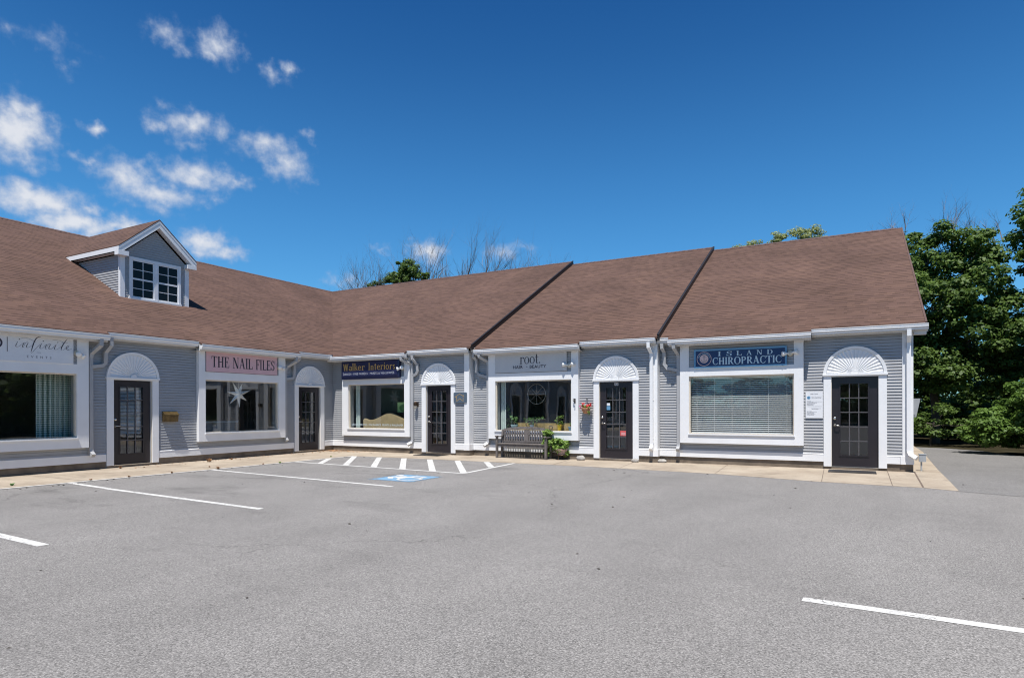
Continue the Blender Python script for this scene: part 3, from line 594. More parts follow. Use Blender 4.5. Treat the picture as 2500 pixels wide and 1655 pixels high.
for a, b in ((-10.9, -7.465), (-5.134, -1.747)): roofpiece(m, [(xb, a), (xb, b), (xo, b), (xo, a)], zL, uvf=uL)
roofL = m.build('roof', M['roof'], B)
z0f, u0f = mk(0.0); m = MB()
roofpiece(m, [(xo, -xo), (5.70, -xo), (5.70, 7.45), (-7.45, 7.45)], z0f, uvf=u0f)
roofpiece(m, [(xb, -xb), (3.38, -xb), (3.38, -xo), (xo, -xo)], z0f, uvf=u0f); roof0 = m.build('roof', M['roof'], B)
z1f, u1f = mk(.225); m = MB()
roofpiece(m, [(5.46, .225-xo), (11.20, .225-xo), (11.20, 7.45), (5.46, 7.45)], z1f, uvf=u1f); roofpiece(m, [(5.77, .225-xb), (9.09, .225-xb), (9.09, .225-xo), (5.77, .225-xo)], z1f, uvf=u1f); roof1 = m.build('roof', M['roof'], B)
z2f, u2f = mk(.43); m = MB()
roofpiece(m, [(11.10, .43-xo), (16.96, .43-xo), (16.96, 7.45), (11.10, 7.45)], z2f, uvf=u2f); roofpiece(m, [(11.458, .43-xb), (14.745, .43-xb), (14.745, .43-xo), (11.458, .43-xo)], z2f, uvf=u2f); roof2 = m.build('roof', M['roof'], B)
# back slopes
m = MB(); zr0 = EAVE+K*(7.45+.27)
roofpiece(m, [(-15.2, 15.2), (-15.2, -30.3), (-7.45, -30.3), (-7.45, 7.45)], lambda x, y: zr0-K*(-7.45-x), uvf=lambda x, y: (y, (x+15.2)*SL))
roofpiece(m, [(-7.45, 7.45), (5.70, 7.45), (5.70, 15.2), (-15.2, 15.2)], lambda x, y: zr0-K*(y-7.45), uvf=lambda x, y: (x, (15.2-y)*SL))
zz1 = z1f(0, 7.45); roofpiece(m, [(5.70, 7.45), (11.20, 7.45), (11.20, 15.2), (5.70, 15.2)], lambda x, y: zz1-.001-K*(y-7.45), uvf=lambda x, y: (x, (15.2-y)*SL))
zz2 = z2f(0, 7.45); roofpiece(m, [(11.20, 7.45), (16.96, 7.45), (16.96, 15.2), (11.20, 15.2)], lambda x, y: zz2-.001-K*(y-7.45), uvf=lambda x, y: (x, (15.2-y)*SL))
m.build('roof', M['roof'], B)
# ridge caps (shingle), rake boards
def ridge(p0, p1, parent):
    p0, p1 = Vector(p0), Vector(p1); d = (p1-p0).normalized(); s = Vector((0, 0, 1)).cross(d); m = MB()
    n = int((p1-p0).length/.16)
    for i in range(n):
        a = p0+d*i*.16; b = a+d*.175; zo = .010+random.uniform(0, .004); 
        for sg in (1, -1):
            q = [a+Vector((0, 0, zo)), b+Vector((0, 0, zo+.007)), b+s*sg*.13+Vector((0, 0, zo+.007-.13*K)), a+s*sg*.13+Vector((0, 0, zo-.13*K))]
            if sg < 0: q = q[::-1]
            m.prism([tuple(x) for x in q], (0, 0, -.012))
    m.build('ridge_cap', M['ridge'], parent)
M['ridge'] = plain('ridge_cap_shingles', (0.10, 0.058, 0.048), 0.9, 0.25, 14, coord='World')
ridge((-7.45, -30.3, zr0), (-7.45, 7.5, zr0), roofL); ridge((-7.45, 7.45, zr0), (5.70, 7.45, zr0), roof0)
ridge((5.70, 7.45, zz1), (11.20, 7.45, zz1), roof1); ridge((11.20, 7.45, zz2), (16.96, 7.45, zz2), roof2)
def rake(x, zf, y0, parent, h=.26, mat='rake', th=.035, y1=7.45, out=.02):
    m = MB(); z = lambda y: zf(x, y)
    m.prism([(x, y0, z(y0)+out), (x, y1, z(y1)+out), (x, y1, z(y1)-h), (x, y0, z(y0)-h)], (th, 0, 0))
    m.prism([(x-.02, y0-.01, z(y0)+out), (x-.02, y1, z(y1)+out), (x-.02, y1, z(y1)+out+.012), (x-.02, y0-.01, z(y0)+out+.012)], (.02+th+.006, 0, 0))
    m.build('rake_board', M[mat], parent)
rake(5.701, z0f, -.16, roof0, h=.13); rake(11.201, z1f, .225-.16, roof1, h=.13); rake(16.961, z2f, .43-.22, roof2, h=.10, mat='ridge', out=-.002, th=.012)
# small flashing where the roof planes meet the rake foot
# downspouts
def spout(w, u, ztop, zbot, feeds, v=-.055, kick=(-.06, -.16), wide=.048, mat='spout'):
    loc, rz = FRM[w]; m = MB()
    k = wide
    m.tube([(u, v, ztop), (u, v, zbot+.10)], k*1.2, 4, up=(0, 1, 0))
    m.tube([(u, v, zbot+.12), (u+kick[0]*.2, v-.02, zbot+.05), (u+kick[0], v+kick[1], zbot-.02)], k*1.22, 4, up=(0, 1, 0))
    for pts in feeds: m.tube(pts, k*1.2, 4, up=(0, 1, 0))
    for zz in (zbot+.14, (ztop+zbot)/2): m.box(u-.045, u+.045, v-.04, 0 if v > -.1 else v+.05, zz, zz+.02)
    m.build('downspout', M[mat], B, loc, rz)
spout('L', -7.73, 2.80, .36, [[(-7.64, -.33, 3.06), (-7.64, -.33, 2.90), (-7.72, -.09, 2.72), (-7.73, -.055, 2.6)], [(-7.36, -.21, 3.10), (-7.36, -.21, 2.92), (-7.42, -.10, 2.76), (-7.42, -.07, 2.50), (-7.48, -.06, 2.44), (-7.72, -.06, 2.40)]], kick=(.0, -.12))
spout('L', -2.085, 2.80, .44, [[(-1.90, -.33, 3.04), (-1.90, -.33, 2.90), (-2.03, -.09, 2.74), (-2.085, -.055, 2.6)], [(-1.68, -.21, 3.10), (-1.68, -.21, 2.98), (-1.76, -.09, 2.86), (-1.76, -.06, 2.44), (-1.82, -.06, 2.38), (-2.08, -.055, 2.34)]], kick=(.0, -.08))
spout('0', 3.45, 2.86, .30, [[(3.22, -.35, 3.04), (3.22, -.35, 2.95), (3.42, -.09, 2.82), (3.45, -.055, 2.7)], [(3.55, -.20, 3.10), (3.56, -.20, 2.96), (3.66, -.09, 2.80), (3.67, -.07, 2.60), (3.60, -.06, 2.50), (3.46, -.055, 2.44)]], kick=(-.12, -.12))
spout('1', 6.09, 2.86, .33, [[(5.93, -.33, 3.04), (5.93, -.33, 2.95), (6.07, -.09, 2.82), (6.09, -.055, 2.7)], [(5.66, -.20, 3.10), (5.66, -.20, 2.96), (5.70, -.09, 2.86), (5.70, -.06, 2.52), (5.78, -.06, 2.42), (6.08, -.055, 2.34)]], kick=(-.09, -.12))
spout('1', 11.02, 2.86, .36, [[(10.98, -.22, 3.10), (10.98, -.22, 2.98), (11.02, -.09, 2.84), (11.02, -.075, 2.7)]], v=-.078, kick=(.0, -.10), mat='white')
spout('2', 11.66, 2.86, .36, [[(11.60, -.33, 3.04), (11.60, -.33, 2.95), (11.65, -.09, 2.80), (11.66, -.055, 2.7)], [(11.27, -.20, 3.10), (11.27, -.20, 2.96), (11.30, -.09, 2.86), (11.30, -.06, 2.55), (11.38, -.06, 2.44), (11.65, -.055, 2.38)]], kick=(.0, -.12))
spout('2', 16.65, 2.86, .34, [[(16.65, -.22, 3.10), (16.65, -.22, 2.98), (16.65, -.09, 2.84), (16.65, -.075, 2.7)]], v=-.085, kick=(.14, -.10), mat='white')

# interiors
m = MB()
def room(m, x0, x1, y0, y1, z0=.03, z1=2.75, open_side=None):
    v = [(x0, y0), (x1, y0), (x1, y1), (x0, y1)]
    for i in range(4):
        if i == open_side: continue
        a, b = v[i], v[(i+1) % 4]; m.quad((a[0], a[1], z0), (a[0], a[1], z1), (b[0], b[1], z1), (b[0], b[1], z0))
    m.quad((x0, y0, z1), (x1, y0, z1), (x1, y1, z1), (x0, y1, z1))
rooms = [(-5.2, -.151, -29.9, -5.3, 1), (-5.2, -.151, -5.2, -.16, 1), (.16, 5.4, .151, 5.2, 0), (5.6, 11.0, .376, 5.4, 0), (11.2, 16.5, .581, 5.6, 0)]
for a in rooms: room(m, *a[:4], open_side=a[4])
m.build('interior_walls', M['room_wall'], B)
m = MB()
for x0, x1, y0, y1, _ in rooms: m.quad((x0, y0, .04), (x1, y0, .04), (x1, y1, .04), (x0, y1, .04))
m.build('interior_floor', M['room_floor'], B)

# ------------------------------------------------------------------ dormer on the left roof
D = empty('dormer', (-2.215, -4.80, 4.25), R(90), B)      # local x = along the wall (world y), local -y = outward
DWH = 1.00; DE = 1.46; OV = .20; DK = .86                   # half width, eave height over the base, overhang, pitch
def zmain(v): return (EAVE+K*(2.215+v+.27))-4.25           # main roof height at local depth v
m = MB()
def dface(z):
    if z < DE: return [(-DWH+.06, DWH-.06)]
    h = max(DWH-.0-(z-DE)/DK, 0); return [(-min(h, DWH-.06), min(h, DWH-.06))]
siding(m, (.0, DE+DWH*DK-.02), dface, 0)
m.prism([(-DWH+.01, .002, -.1), (DWH-.01, .002, -.1), (DWH-.01, .002, DE), (0, .002, DE+DWH*DK-.02), (-DWH+.01, .002, DE)], (0, .08, 0))
m.build('dormer_wall', M['siding'], D)
vend = (DE-zmain(0))/K                                     # where the side meets the main roof
for sgn in (-1, 1):
    s = MB(); siding(s, (zmain(0)+.02, DE), lambda z: [(0.03, max((z-zmain(0))/K, .03))], 0)
    for i, p in enumerate(s.v):
        x, y, z = p; s.v[i] = (sgn*(DWH-.02)+sgn*(-y), x, z)
    s.prism([(sgn*(DWH-.02), .02, zmain(0)-.1), (sgn*(DWH-.02), .02, DE), (sgn*(DWH-.02), vend+.1, DE)], (-sgn*.06, 0, 0))
    s.build('dormer_side', M['siding'], D)
for sgn in (-1, 1):
    m = MB(); m.box(sgn*(DWH-.115), sgn*(DWH+.012), -.022, -.0, -.03, DE); m.box(sgn*(DWH-.01), sgn*(DWH+.013), .0, .07, -.03, DE); m.build('corner_board', M['white'], D)
# roof of the dormer
apexz = DE+.22+(DWH+.13)*DK; hw = DWH+.15
m = MB(); vr = (apexz-zmain(0))/K; ez = apexz-hw*DK; ve = (ez-zmain(0))/K
for sgn in (-1, 1):
    pts = [(0, -OV, apexz), (sgn*hw, -OV, ez), (sgn*hw, ve, ez), (0, vr, apexz)]
    uvs = [(-OV, hw*1.32), (-OV, 0), (ve, 0), (vr, hw*1.32)]
    if sgn > 0: order = [0, 1, 2, 3]
    else: order = [3, 2, 1, 0]
    m.add([pts[i] for i in order]+[(pts[i][0], pts[i][1], pts[i][2]-.03) for i in order], [(0, 1, 2, 3), (7, 6, 5, 4), (0, 4, 5, 1), (1, 5, 6, 2), (2, 6, 7, 3), (3, 7, 4, 0)],
          [[uvs[i] for i in order]]*2+[[(0, 0)]*4]*4)
m.build('dormer_roof', M['roof'], D)
m = MB()
def band(off0, off1, y0, y1):      # rake band parallel to the gable slopes
    for sgn in (-1, 1):
        q = [(0, y0, apexz-off0), (sgn*hw, y0, ez-off0), (sgn*hw, y0, ez-off1), (0, y0, apexz-off1)]
        if sgn < 0: q = q[::-1]
        m.prism(q, (0, y1-y0, 0))
band(.031, .25, -OV+.012, -OV+.04)
band(.031, .10, -OV+.004, -OV+.012)
for sgn in (-1, 1):     # side fascia, soffit and the boxed return
    m.prism([(sgn*hw, -OV+.04, ez-.031), (sgn*hw, ve-.05, ez-.031), (sgn*hw, ve-.32, ez-.17), (sgn*hw, -OV+.04, ez-.17)], (-sgn*.03, 0, 0))
    m.prism([(sgn*hw, -OV+.04, ez-.17), (sgn*hw, ve-.32, ez-.17), (sgn*(DWH-.02), ve-.32, ez-.17), (sgn*(DWH-.02), -OV+.04, ez-.17)], (0, 0, .015))
    m.box(sgn*(DWH-.13), sgn*(hw+.002), -OV+.008, .0, ez-.255, ez-.13)
    m.prism([(0, -OV+.04, apexz-.25), (sgn*(hw-.04), -OV+.04, ez-.25+.04*DK), (sgn*(hw-.04), 0, ez-.25+.04*DK), (0, 0, apexz-.25)], (0, 0, .01))
m.build('dormer_trim', M['white'], D)
# dormer window: two sashes of 2 x 4 lights
def dwin():
    x0, x1, z0, z1 = -.775, .745, .275, 1.45
    f = MB(); t = .075
    f.box(x0, x0+t, -.035, 0, z0, z1); f.box(x1-t, x1, -.035, 0, z0, z1); f.box(x0+t, x1-t, -.034, 0, z1-t, z1); f.box(x0-.02, x1+.02, -.05, 0, z0-.03, z0+.035)
    xm = (x0+x1)/2; f.box(xm-.055, xm+.055, -.036, 0, z0+.035, z1-t)
    for a, b in ((x0+t, xm-.055), (xm+.055, x1-t)):
        za, zb = z0+.035, z1-t; zm = (za+zb)/2; c = (a+b)/2; s = .03
        f.box(a, a+s, -.02, 0, za, zb); f.box(b-s, b, -.02, 0, za, zb); f.box(a+s, b-s, -.019, 0, za, za+s+.01); f.box(a+s, b-s, -.019, 0, zb-s, zb); f.box(a+s, b-s, -.021, 0, zm-.024, zm+.024)
        f.box(c-.009, c+.009, -.017, 0, za+s, zb-s)
        for q in ((za+zm)/2, (zm+zb)/2): f.box(a+s, b-s, -.016, 0, q-.009, q+.009)
    for i_, p_ in enumerate(f.v): f.v[i_] = (p_[0], p_[1]-(.010 if p_[1] < -.0001 else 0), p_[2])
    w = f.build('dormer_window', M['white'], D)
    g = MB(); g.box(x0+t, x1-t, -.0225, -.0195, z0+.035, z1-t); g.build('dormer_glass', M['darkglass'], D)
def darkglass():
    m, nt, b = newmat('dark_window_glass'); b.inputs['Base Color'].default_value = (0.006, 0.007, 0.008, 1); b.inputs['Roughness'].default_value = 0.02; b.inputs['Specular IOR Level'].default_value = 0.2; return m
M['darkglass'] = darkglass(); dwin()

# ------------------------------------------------------------------ lettering
class Glyphs:
    """letters drawn as thick and thin strokes on the plane y=const, x right, z up"""
    def __init__(s, mb, x, z, h, y, aspect=1.0, T=.16, t=.06, slant=0.0):
        s.mb, s.x, s.z, s.h, s.y, s.a, s.T, s.t, s.sl, s.n = mb, x, z, h, y, aspect, T, t, slant, 0
    def P(s, u, w):
        return (s.x+(u*s.a+w*s.sl)*s.h, s.y-.0004*s.n, s.z+w*s.h)
    def poly(s, pts):
        s.n = (s.n+1) % 8; s.mb.add([s.P(*p) for p in pts], [tuple(range(len(pts)))])
    def rect(s, u0, u1, w0, w1): s.poly([(u0, w0), (u1, w0), (u1, w1), (u0, w1)])
    def line(s, u0, w0, u1, w1, wd):     # stroke with horizontal ends
        s.poly([(u0-wd/2, w0), (u0+wd/2, w0), (u1+wd/2, w1), (u1-wd/2, w1)])
    def arc(s, cu, cw, ru, rw, a0, a1, T=None, t=None, n=14):
        T = T or s.T; t = t or s.t; s.n = (s.n+1) % 8; base = len(s.mb.v); vs = []
        for i in range(n+1):
            a = R(a0+(a1-a0)*i/n); c, d = math.cos(a), math.sin(a); w = t+(T-t)*abs(c)**1.3
            vs.append(s.P(cu+(ru)*c, cw+(rw)*d)); vs.append(s.P(cu+(ru-w)*c, cw+(rw-min(w, t*1.2))*d))
        s.mb.add(vs, [(2*i, 2*i+1, 2*i+3, 2*i+2) for i in range(n)])
    def serif(s, u, w, hw=.15, th=.045, up=True):
        s.rect(u-hw, u+hw, w if up else w-th, w+th if up else w)
    def stem(s, u, w0, w1, wd=None, sb=True, st=True, hw=.15):
        wd = wd or s.T; s.rect(u-wd/2, u+wd/2, w0, w1)
        if sb: s.serif(u, w0, hw)
        if st: s.serif(u, w1, hw, up=False)
    def draw(s, text, gap=.12):
        for ch in text: s.x += s.glyph(ch)*s.a*s.h+gap*s.h
        return s.x
    def glyph(s, c):
        T, t = s.T, s.t
        if c == ' ': return .28
        if c == 'I': s.stem(.17, 0, 1); return .34
        if c == 'L': s.stem(.17, 0, 1); s.rect(.17, .62, 0, t); s.poly([(.56, 0), (.64, 0), (.64, .28), (.60, .28)]); return .64
        if c in 'EF':
            s.stem(.17, 0, 1); s.rect(.17, .60, 1-t, 1); s.poly([(.55, 1), (.62, 1), (.62, .74), (.58, .74)]); s.rect(.17, .44, .49, .49+t); s.poly([(.43, .38), (.47, .38), (.47, .66), (.43, .66)])
            if c == 'E': s.rect(.17, .62, 0, t); s.poly([(.57, 0), (.65, 0), (.65, .28), (.61, .28)]); return .66
            return .60
        if c == 'T': s.stem(.36, 0, 1, st=False); s.rect(.02, .70, 1-t, 1); s.poly([(.0, 1), (.07, 1), (.04, .74), (.0, .74)]); s.poly([(.65, 1), (.72, 1), (.72, .74), (.68, .74)]); return .72
        if c == 'H': s.stem(.17, 0, 1); s.stem(.66, 0, 1); s.rect(.17, .66, .48, .48+t); return .83
        if c == 'N': s.stem(.12, 0, 1, t*1.1, st=False, hw=.12); s.rect(0, .2, 1-.045, 1); s.stem(.70, 0, 1, t*1.1, sb=False, hw=.12); s.line(.16, 1, .66, 0, T*1.1); return .84
        if c == 'A': s.line(.10, 0, .38, 1, t*1.1); s.line(.68, 0, .38, 1, T*1.05); s.rect(.20, .60, .30, .30+t); s.serif(.09, 0, .12); s.serif(.69, 0, .15); return .82
        if c == 'S':
            s.arc(.32, .735, .27, .265, 20, 195, T*1.0, t); s.arc(.32, .735, .27, .265, 195, 235, T, t*1.8); s.line(.16, .62, .50, .40, T*1.15); s.arc(.32, .265, .27, .265, -160, 40, T, t)
            s.poly([(.53, .66), (.58, .66), (.58, .98), (.55, .98)]); s.poly([(.03, .02), (.06, .02), (.08, .34), (.03, .34)]); return .62
        if c == 'D': s.stem(.17, 0, 1); s.rect(.17, .35, 1-t, 1); s.rect(.17, .35, 0, t); s.arc(.33, .5, .44, .5, -90, 90); return .80
        if c in 'CG':
            s.arc(.44, .5, .42, .51, 50, 310, T, t); s.poly([(.70, .66), (.76, .66), (.76, 1.0), (.72, 1.0)]); s.poly([(.68, .10), (.74, .16), (.78, .30), (.74, .30)]); return .80
        if c == 'O': s.arc(.45, .5, .44, .52, 0, 360, T, t, 26); return .90
        if c in 'PR':
            s.stem(.17, 0, 1); s.rect(.17, .36, 1-t, 1); s.rect(.17, .36, .46, .46+t); s.arc(.34, .73, .32, .27, -90, 90)
            if c == 'R': s.line(.40, .48, .68, 0, T); s.serif(.72, 0, .11); return .80
            return .70
        # lower case, x height .64
        if c == 'r': s.stem(.15, 0, .64, st=False); s.rect(.02, .15, .60, .64); s.arc(.36, .44, .20, .20, 60, 140, T*.7, t*1.2); s.arc(.44, .55, .07, .075, 0, 360, .07, .07, 10); return .50
        if c == 'o': s.arc(.31, .32, .30, .33, 0, 360, T, t, 22); return .62
        if c == 't': s.rect(.12, .12+T, .06, .86); s.rect(0, .40, .60, .60+t); s.arc(.30, .12, .18, .13, 180, 300, T*.9, t); return .42
        if c == '.': s.arc(.08, .07, .075, .075, 0, 360, .075, .075, 10); return .16
        if c == 'W': s.line(.08, 1, .26, 0, T); s.line(.44, 1, .26, 0, t*1.3); s.line(.44, 1, .62, 0, T); s.line(.80, 1, .62, 0, t*1.3); s.rect(-.04, .18, .96, 1); s.rect(.34, .54, .96, 1); s.rect(.70, .90, .96, 1); return .86
        if c == 'a': s.rect(.38, .38+T, 0, .60); s.arc(.27, .40, .22, .24, 60, 150, T*.8, t*1.2); s.arc(.25, .18, .22, .19, 70, 350, T, t); return .56
        if c == 'l': s.stem(.13, 0, 1.05, st=False, hw=.11); s.rect(.02, .14, 1.01, 1.05); return .28
        if c == 'k': s.stem(.13, 0, 1.05, st=False, hw=.11); s.rect(.02, .14, 1.01, 1.05); s.line(.18, .30, .44, .64, t*1.4); s.line(.27, .40, .50, 0, T); return .54
        if c == 'e': s.arc(.30, .32, .28, .33, 15, 325, T, t, 20); s.rect(.08, .55, .34, .34+t); return .60
        if c == 'n': s.stem(.14, 0, .64, st=False, hw=.10); s.stem(.48, 0, .42, st=False, hw=.10); s.arc(.34, .40, .22, .24, 0, 150, T, t*1.2); return .62
        if c == 'i': s.stem(.14, 0, .64, st=False, hw=.11); s.rect(.03, .14, .60, .64); s.poly([(.10, .80), (.20, .80), (.26, .96), (.14, .96)]); return .30
        if c == 's': s.arc(.22, .47, .19, .17, 20, 240, T*.8, t*1.2); s.line(.12, .42, .34, .24, T); s.arc(.22, .17, .19, .17, -160, 50, T*.8, t*1.2); return .46
        return .4
def font_geo(text, size=1.0, spacing=1.0, bold=0.0):
    cu = bpy.data.curves.new('lettering', 'FONT'); cu.body = text; cu.size = size; cu.space_character = spacing; cu.resolution_u = 3; cu.offset = bold
    ob = bpy.data.objects.new('lettering', cu); COL.objects.link(ob); dg = bpy.context.evaluated_depsgraph_get(); me = ob.evaluated_get(dg).to_mesh()
    vs = [tuple(v.co) for v in me.vertices]; fs = [tuple(p.vertices) for p in me.polygons]; ob.evaluated_get(dg).to_mesh_clear()
    bpy.data.objects.remove(ob); bpy.data.curves.remove(cu); return vs, fs
def ftext(mb, text, x0, x1, z0, z1, y, spacing=1.0, bold=0.0):
    vs, fs = font_geo(text, 1.0, spacing, bold)
    xs = [v[0] for v in vs]; zs = [v[1] for v in vs]; a, b, c, d = min(xs), max(xs), min(zs), max(zs)
    mb.add([(x0+(v[0]-a)/(b-a)*(x1-x0), y, z0+(v[1]-c)/(d-c)*(z1-z0)) for v in vs], fs)
def stext(mb, text, x0, x1, z0, h, y, gap=.12, **k):
    t = MB(); G = Glyphs(t, 0, z0, h, y, **k); G.draw(text, gap)
    xs = [v[0] for v in t.v]; a, b = min(xs), max(xs)
    mb.add([(x0+(v[0]-a)/(b-a)*(x1-x0), v[1], v[2]) for v in t.v], t.f)

M['ink'] = plain('dark_sign_ink', (0.035, 0.03, 0.045), 0.5, 0.05, 5)
M['ink_grey'] = plain('grey_sign_ink', (0.16, 0.16, 0.18), 0.5, 0.05, 5)
M['sign_white'] = plain('white_sign_board', (0.74, 0.75, 0.77), 0.5, 0.03, 3)
M['sign_pale'] = plain('pale_grey_sign_board', (0.56, 0.56, 0.56), 0.5, 0.03, 3)
M['sign_grey'] = plain('pale_grey_letters', (0.42, 0.44, 0.50), 0.5, 0.03, 3)
M['sign_pink'] = plain('pink_sign_board', (0.70, 0.45, 0.47), 0.5, 0.05, 3)
M['sign_edge'] = plain('sign_edge', (0.18, 0.12, 0.13), 0.5, 0.05, 3)
M['navy'] = plain('navy_sign_paint', (0.012, 0.017, 0.062), 0.35, 0.12, 4)
M['navy2'] = plain('deep_blue_sign_paint', (0.012, 0.035, 0.12), 0.35, 0.12, 5)
M['skyblue'] = plain('light_blue_sign_border', (0.13, 0.30, 0.48), 0.4, 0.05, 5)
M['gold'] = plain('gold_leaf_letters', (0.62, 0.40, 0.13), 0.35, 0.12, 20, metal=0.3)
M['silver'] = plain('pale_silver_letters', (0.55, 0.66, 0.72), 0.35, 0.1, 20, metal=0.2)
M['pinkring'] = plain('pale_pink_emblem', (0.70, 0.52, 0.50), 0.5, 0.05, 10)
def sign(name, w, u0, u1, z0, z1, vf, th, mat, label, cat='sign', group=None):
    e = empty(name, W(w, (u0+u1)/2, vf, z0), wrz(w)); tag(e, label, cat, group); hw = (u1-u0)/2; h = z1-z0
    b = MB(); b.box(-hw, hw, 0, th, 0, h); b.build('sign_board', M[mat], e)
    return e, hw, h
# 1 white board over the left window
e, hw, h = sign('shop_sign', 'L', -10.42, -8.134, 2.43, 3.03, -.150, .03, 'sign_white', 'white sign board with thin dark script above the curtained window')
g = MB()
# ring emblem left of the bar, then the script word
n = 40
def ribbon3(mb, pts, ws, y):
    m_ = len(pts); vs = []
    for i in range(m_):
        a = Vector(pts[max(i-1, 0)]); b = Vector(pts[min(i+1, m_-1)]); d = (b-a).normalized(); nn = Vector((-d.y, d.x))*ws[i]/2
        vs += [(pts[i][0]+nn.x, y, pts[i][1]+nn.y), (pts[i][0]-nn.x, y, pts[i][1]-nn.y)]
    mb.add(vs, [(2*i, 2*i+1, 2*i+3, 2*i+2) for i in range(m_-1)])
cx = hw-1.52
ribbon3(g, [(cx+.17*math.cos(t), .36+.135*math.sin(t)) for t in np.linspace(-2.7, 2.7, n)], [.006+.028*max(0, math.cos(t-.1)) for t in np.linspace(-2.7, 2.7, n)], -.002)
ribbon3(g, [(cx-.45+.17*math.cos(t), .36+.135*math.sin(t)) for t in np.linspace(.44, 5.84, n)], [.006+.028*max(0, -math.cos(t-.1)) for t in np.linspace(.44, 5.84, n)], -.002)
g.box(hw-1.258, hw-1.246, -.0025, -.0015, .19, .49)
def bez(p0, p1, p2, p3, n=14): return [((1-t)**3*p0[0]+3*(1-t)**2*t*p1[0]+3*(1-t)*t*t*p2[0]+t**3*p3[0], (1-t)**3*p0[1]+3*(1-t)**2*t*p1[1]+3*(1-t)*t*t*p2[1]+t**3*p3[1]) for t in np.linspace(0, 1, n)]
def stroke(p, wmax, wmin=.005, k=[0]):
    k[0] += 1; m_ = len(p); ribbon3(g, p, [wmin*.8+(wmax*.72-wmin*.8)*math.sin(math.pi*i/(m_-1)) for i in range(m_)], -.002-.0003*(k[0] % 6))
X0 = hw-1.10; SX, SZ = 1.0, 1.0
def sx(u, z): return (X0+u, .30+z)
def down(u, top=.115, w=.018): stroke(bez(sx(u+.035, top), sx(u+.01, .05), sx(u-.03, -.01), sx(u+.03, .0)), w)
def link(u, u1, z1=.10): stroke(bez(sx(u+.03, 0), sx(u+.07, .01), sx(u1-.02, .06), sx(u1+.03, z1)), .006)
for u in (0.0, .44, .72): down(u); ribbon3(g, [sx(u+.055, .155), sx(u+.072, .17)], [.014, .014], -.0045)
for u in (.12, .19, .54, .61): down(u, .105)
link(0, .12); stroke(bez(sx(.15, .03), sx(.17, .12), sx(.21, .12), sx(.225, .10)), .008); link(.19, .30, .06); stroke(bez(sx(.57, .03), sx(.59, .12), sx(.63, .12), sx(.645, .10)), .008)
stroke(bez(sx(.46, .25), sx(.33, .27), sx(.30, -.02), sx(.27, -.10), 22), .030); stroke(bez(sx(.27, -.10), sx(.30, -.14), sx(.33, -.02), sx(.45, .09)), .007)
stroke(bez(sx(.10, .19), sx(.20, .23), sx(.28, .17), sx(.36, .13)), .005); stroke(bez(sx(.68, .20), sx(.78, .23), sx(.86, .19), sx(.90, .17)), .005)
link(.44, .54); link(.61, .72); link(.72, .84, .08)
stroke(bez(sx(.98, .26), sx(.90, .16), sx(.82, .0), sx(.86, -.01), 18), .028); link(.85, .96, .05)
ribbon3(g, [sx(.86, .165), sx(.98, .175)], [.007, .007], -.0045); stroke(bez(sx(.96, .05), sx(1.02, .08), sx(1.02, .13), sx(.98, .10)), .008); stroke(bez(sx(.985, .11), sx(.93, .06), sx(.93, -.03), sx(1.06, .04)), .018)
g.build('script_lettering', M['ink'], e)
g = MB(); g.box(hw-.72, hw-.64, -.0025, -.0015, .205, .211); ftext(g, 'EVENTS', hw-.90, hw-.44, .085, .135, -.002, 1.9); g.build('lettering', M['ink_grey'], e)
# 2 pink board
e, hw, h = sign('shop_sign', 'L', -4.85, -2.478, 2.445, 2.985, -.150, .03, 'sign_pink', 'pink sign board with dark serif capitals')
b = MB(); b.box(-hw-.012, -hw, .004, .03, -.012, h+.012); b.box(hw, hw+.012, .004, .03, -.012, h+.012); b.box(-hw, hw, .004, .03, -.012, 0); b.box(-hw, hw, .004, .03, h, h+.012); b.build('sign_edge', M['sign_edge'], e)
g = MB(); stext(g, 'THE', -hw+.155, -hw+.705, .125, .30, -.002, gap=.05, T=.17); stext(g, 'NAIL', -hw+.825, -hw+1.485, .125, .30, -.002, gap=.05, T=.17); stext(g, 'FILES', -hw+1.60, -hw+2.27, .125, .30, -.002, gap=.05, T=.17); g.build('lettering', M['ink'], e)
# 3 navy carved board
u0, u1 = .60, 3.045; e = empty('shop_sign', W('0', (u0+u1)/2, -.215, 2.385), 0); tag(e, 'navy carved sign board with gold letters beside the inner corner', 'sign'); hw = (u1-u0)/2; h = .605
def rrect(x0, x1, z0, z1, r, n=6):
    o = []
    for cx_, cz_, a in ((x1-r, z1-r, 0), (x0+r, z1-r, 90), (x0+r, z0+r, 180), (x1-r, z0+r, 270)):
        o += [(cx_+r*math.cos(R(a+90*i/n)), cz_+r*math.sin(R(a+90*i/n))) for i in range(n+1)]
    return o
b = MB(); b.prism([(x, .0, z) for x, z in rrect(-hw, hw, 0, h, .05)], (0, .085, 0)); b.build('sign_board', M['navy'], e)
b = MB(); o_ = rrect(-hw+.0, hw-.0, 0.0, h-.0, .05); i_ = rrect(-hw+.05, hw-.05, .10, h-.05, .03)
for k in range(len(o_)):
    q = (k+1) % len(o_); b.add([(o_[k][0], -.001, o_[k][1]), (o_[q][0], -.001, o_[q][1]), (i_[q][0], -.028, i_[q][1]), (i_[k][0], -.028, i_[k][1])], [(0, 1, 2, 3)])
b.build('sign_rim', M['navyrim'] if 'navyrim' in M else M['navy'], e)
b = MB(); b.prism([(x, -.028, z) for x, z in rrect(-hw+.05, hw-.05, .10, h-.05, .03)], (0, .027, 0)); b.build('sign_face', M['navy'], e)
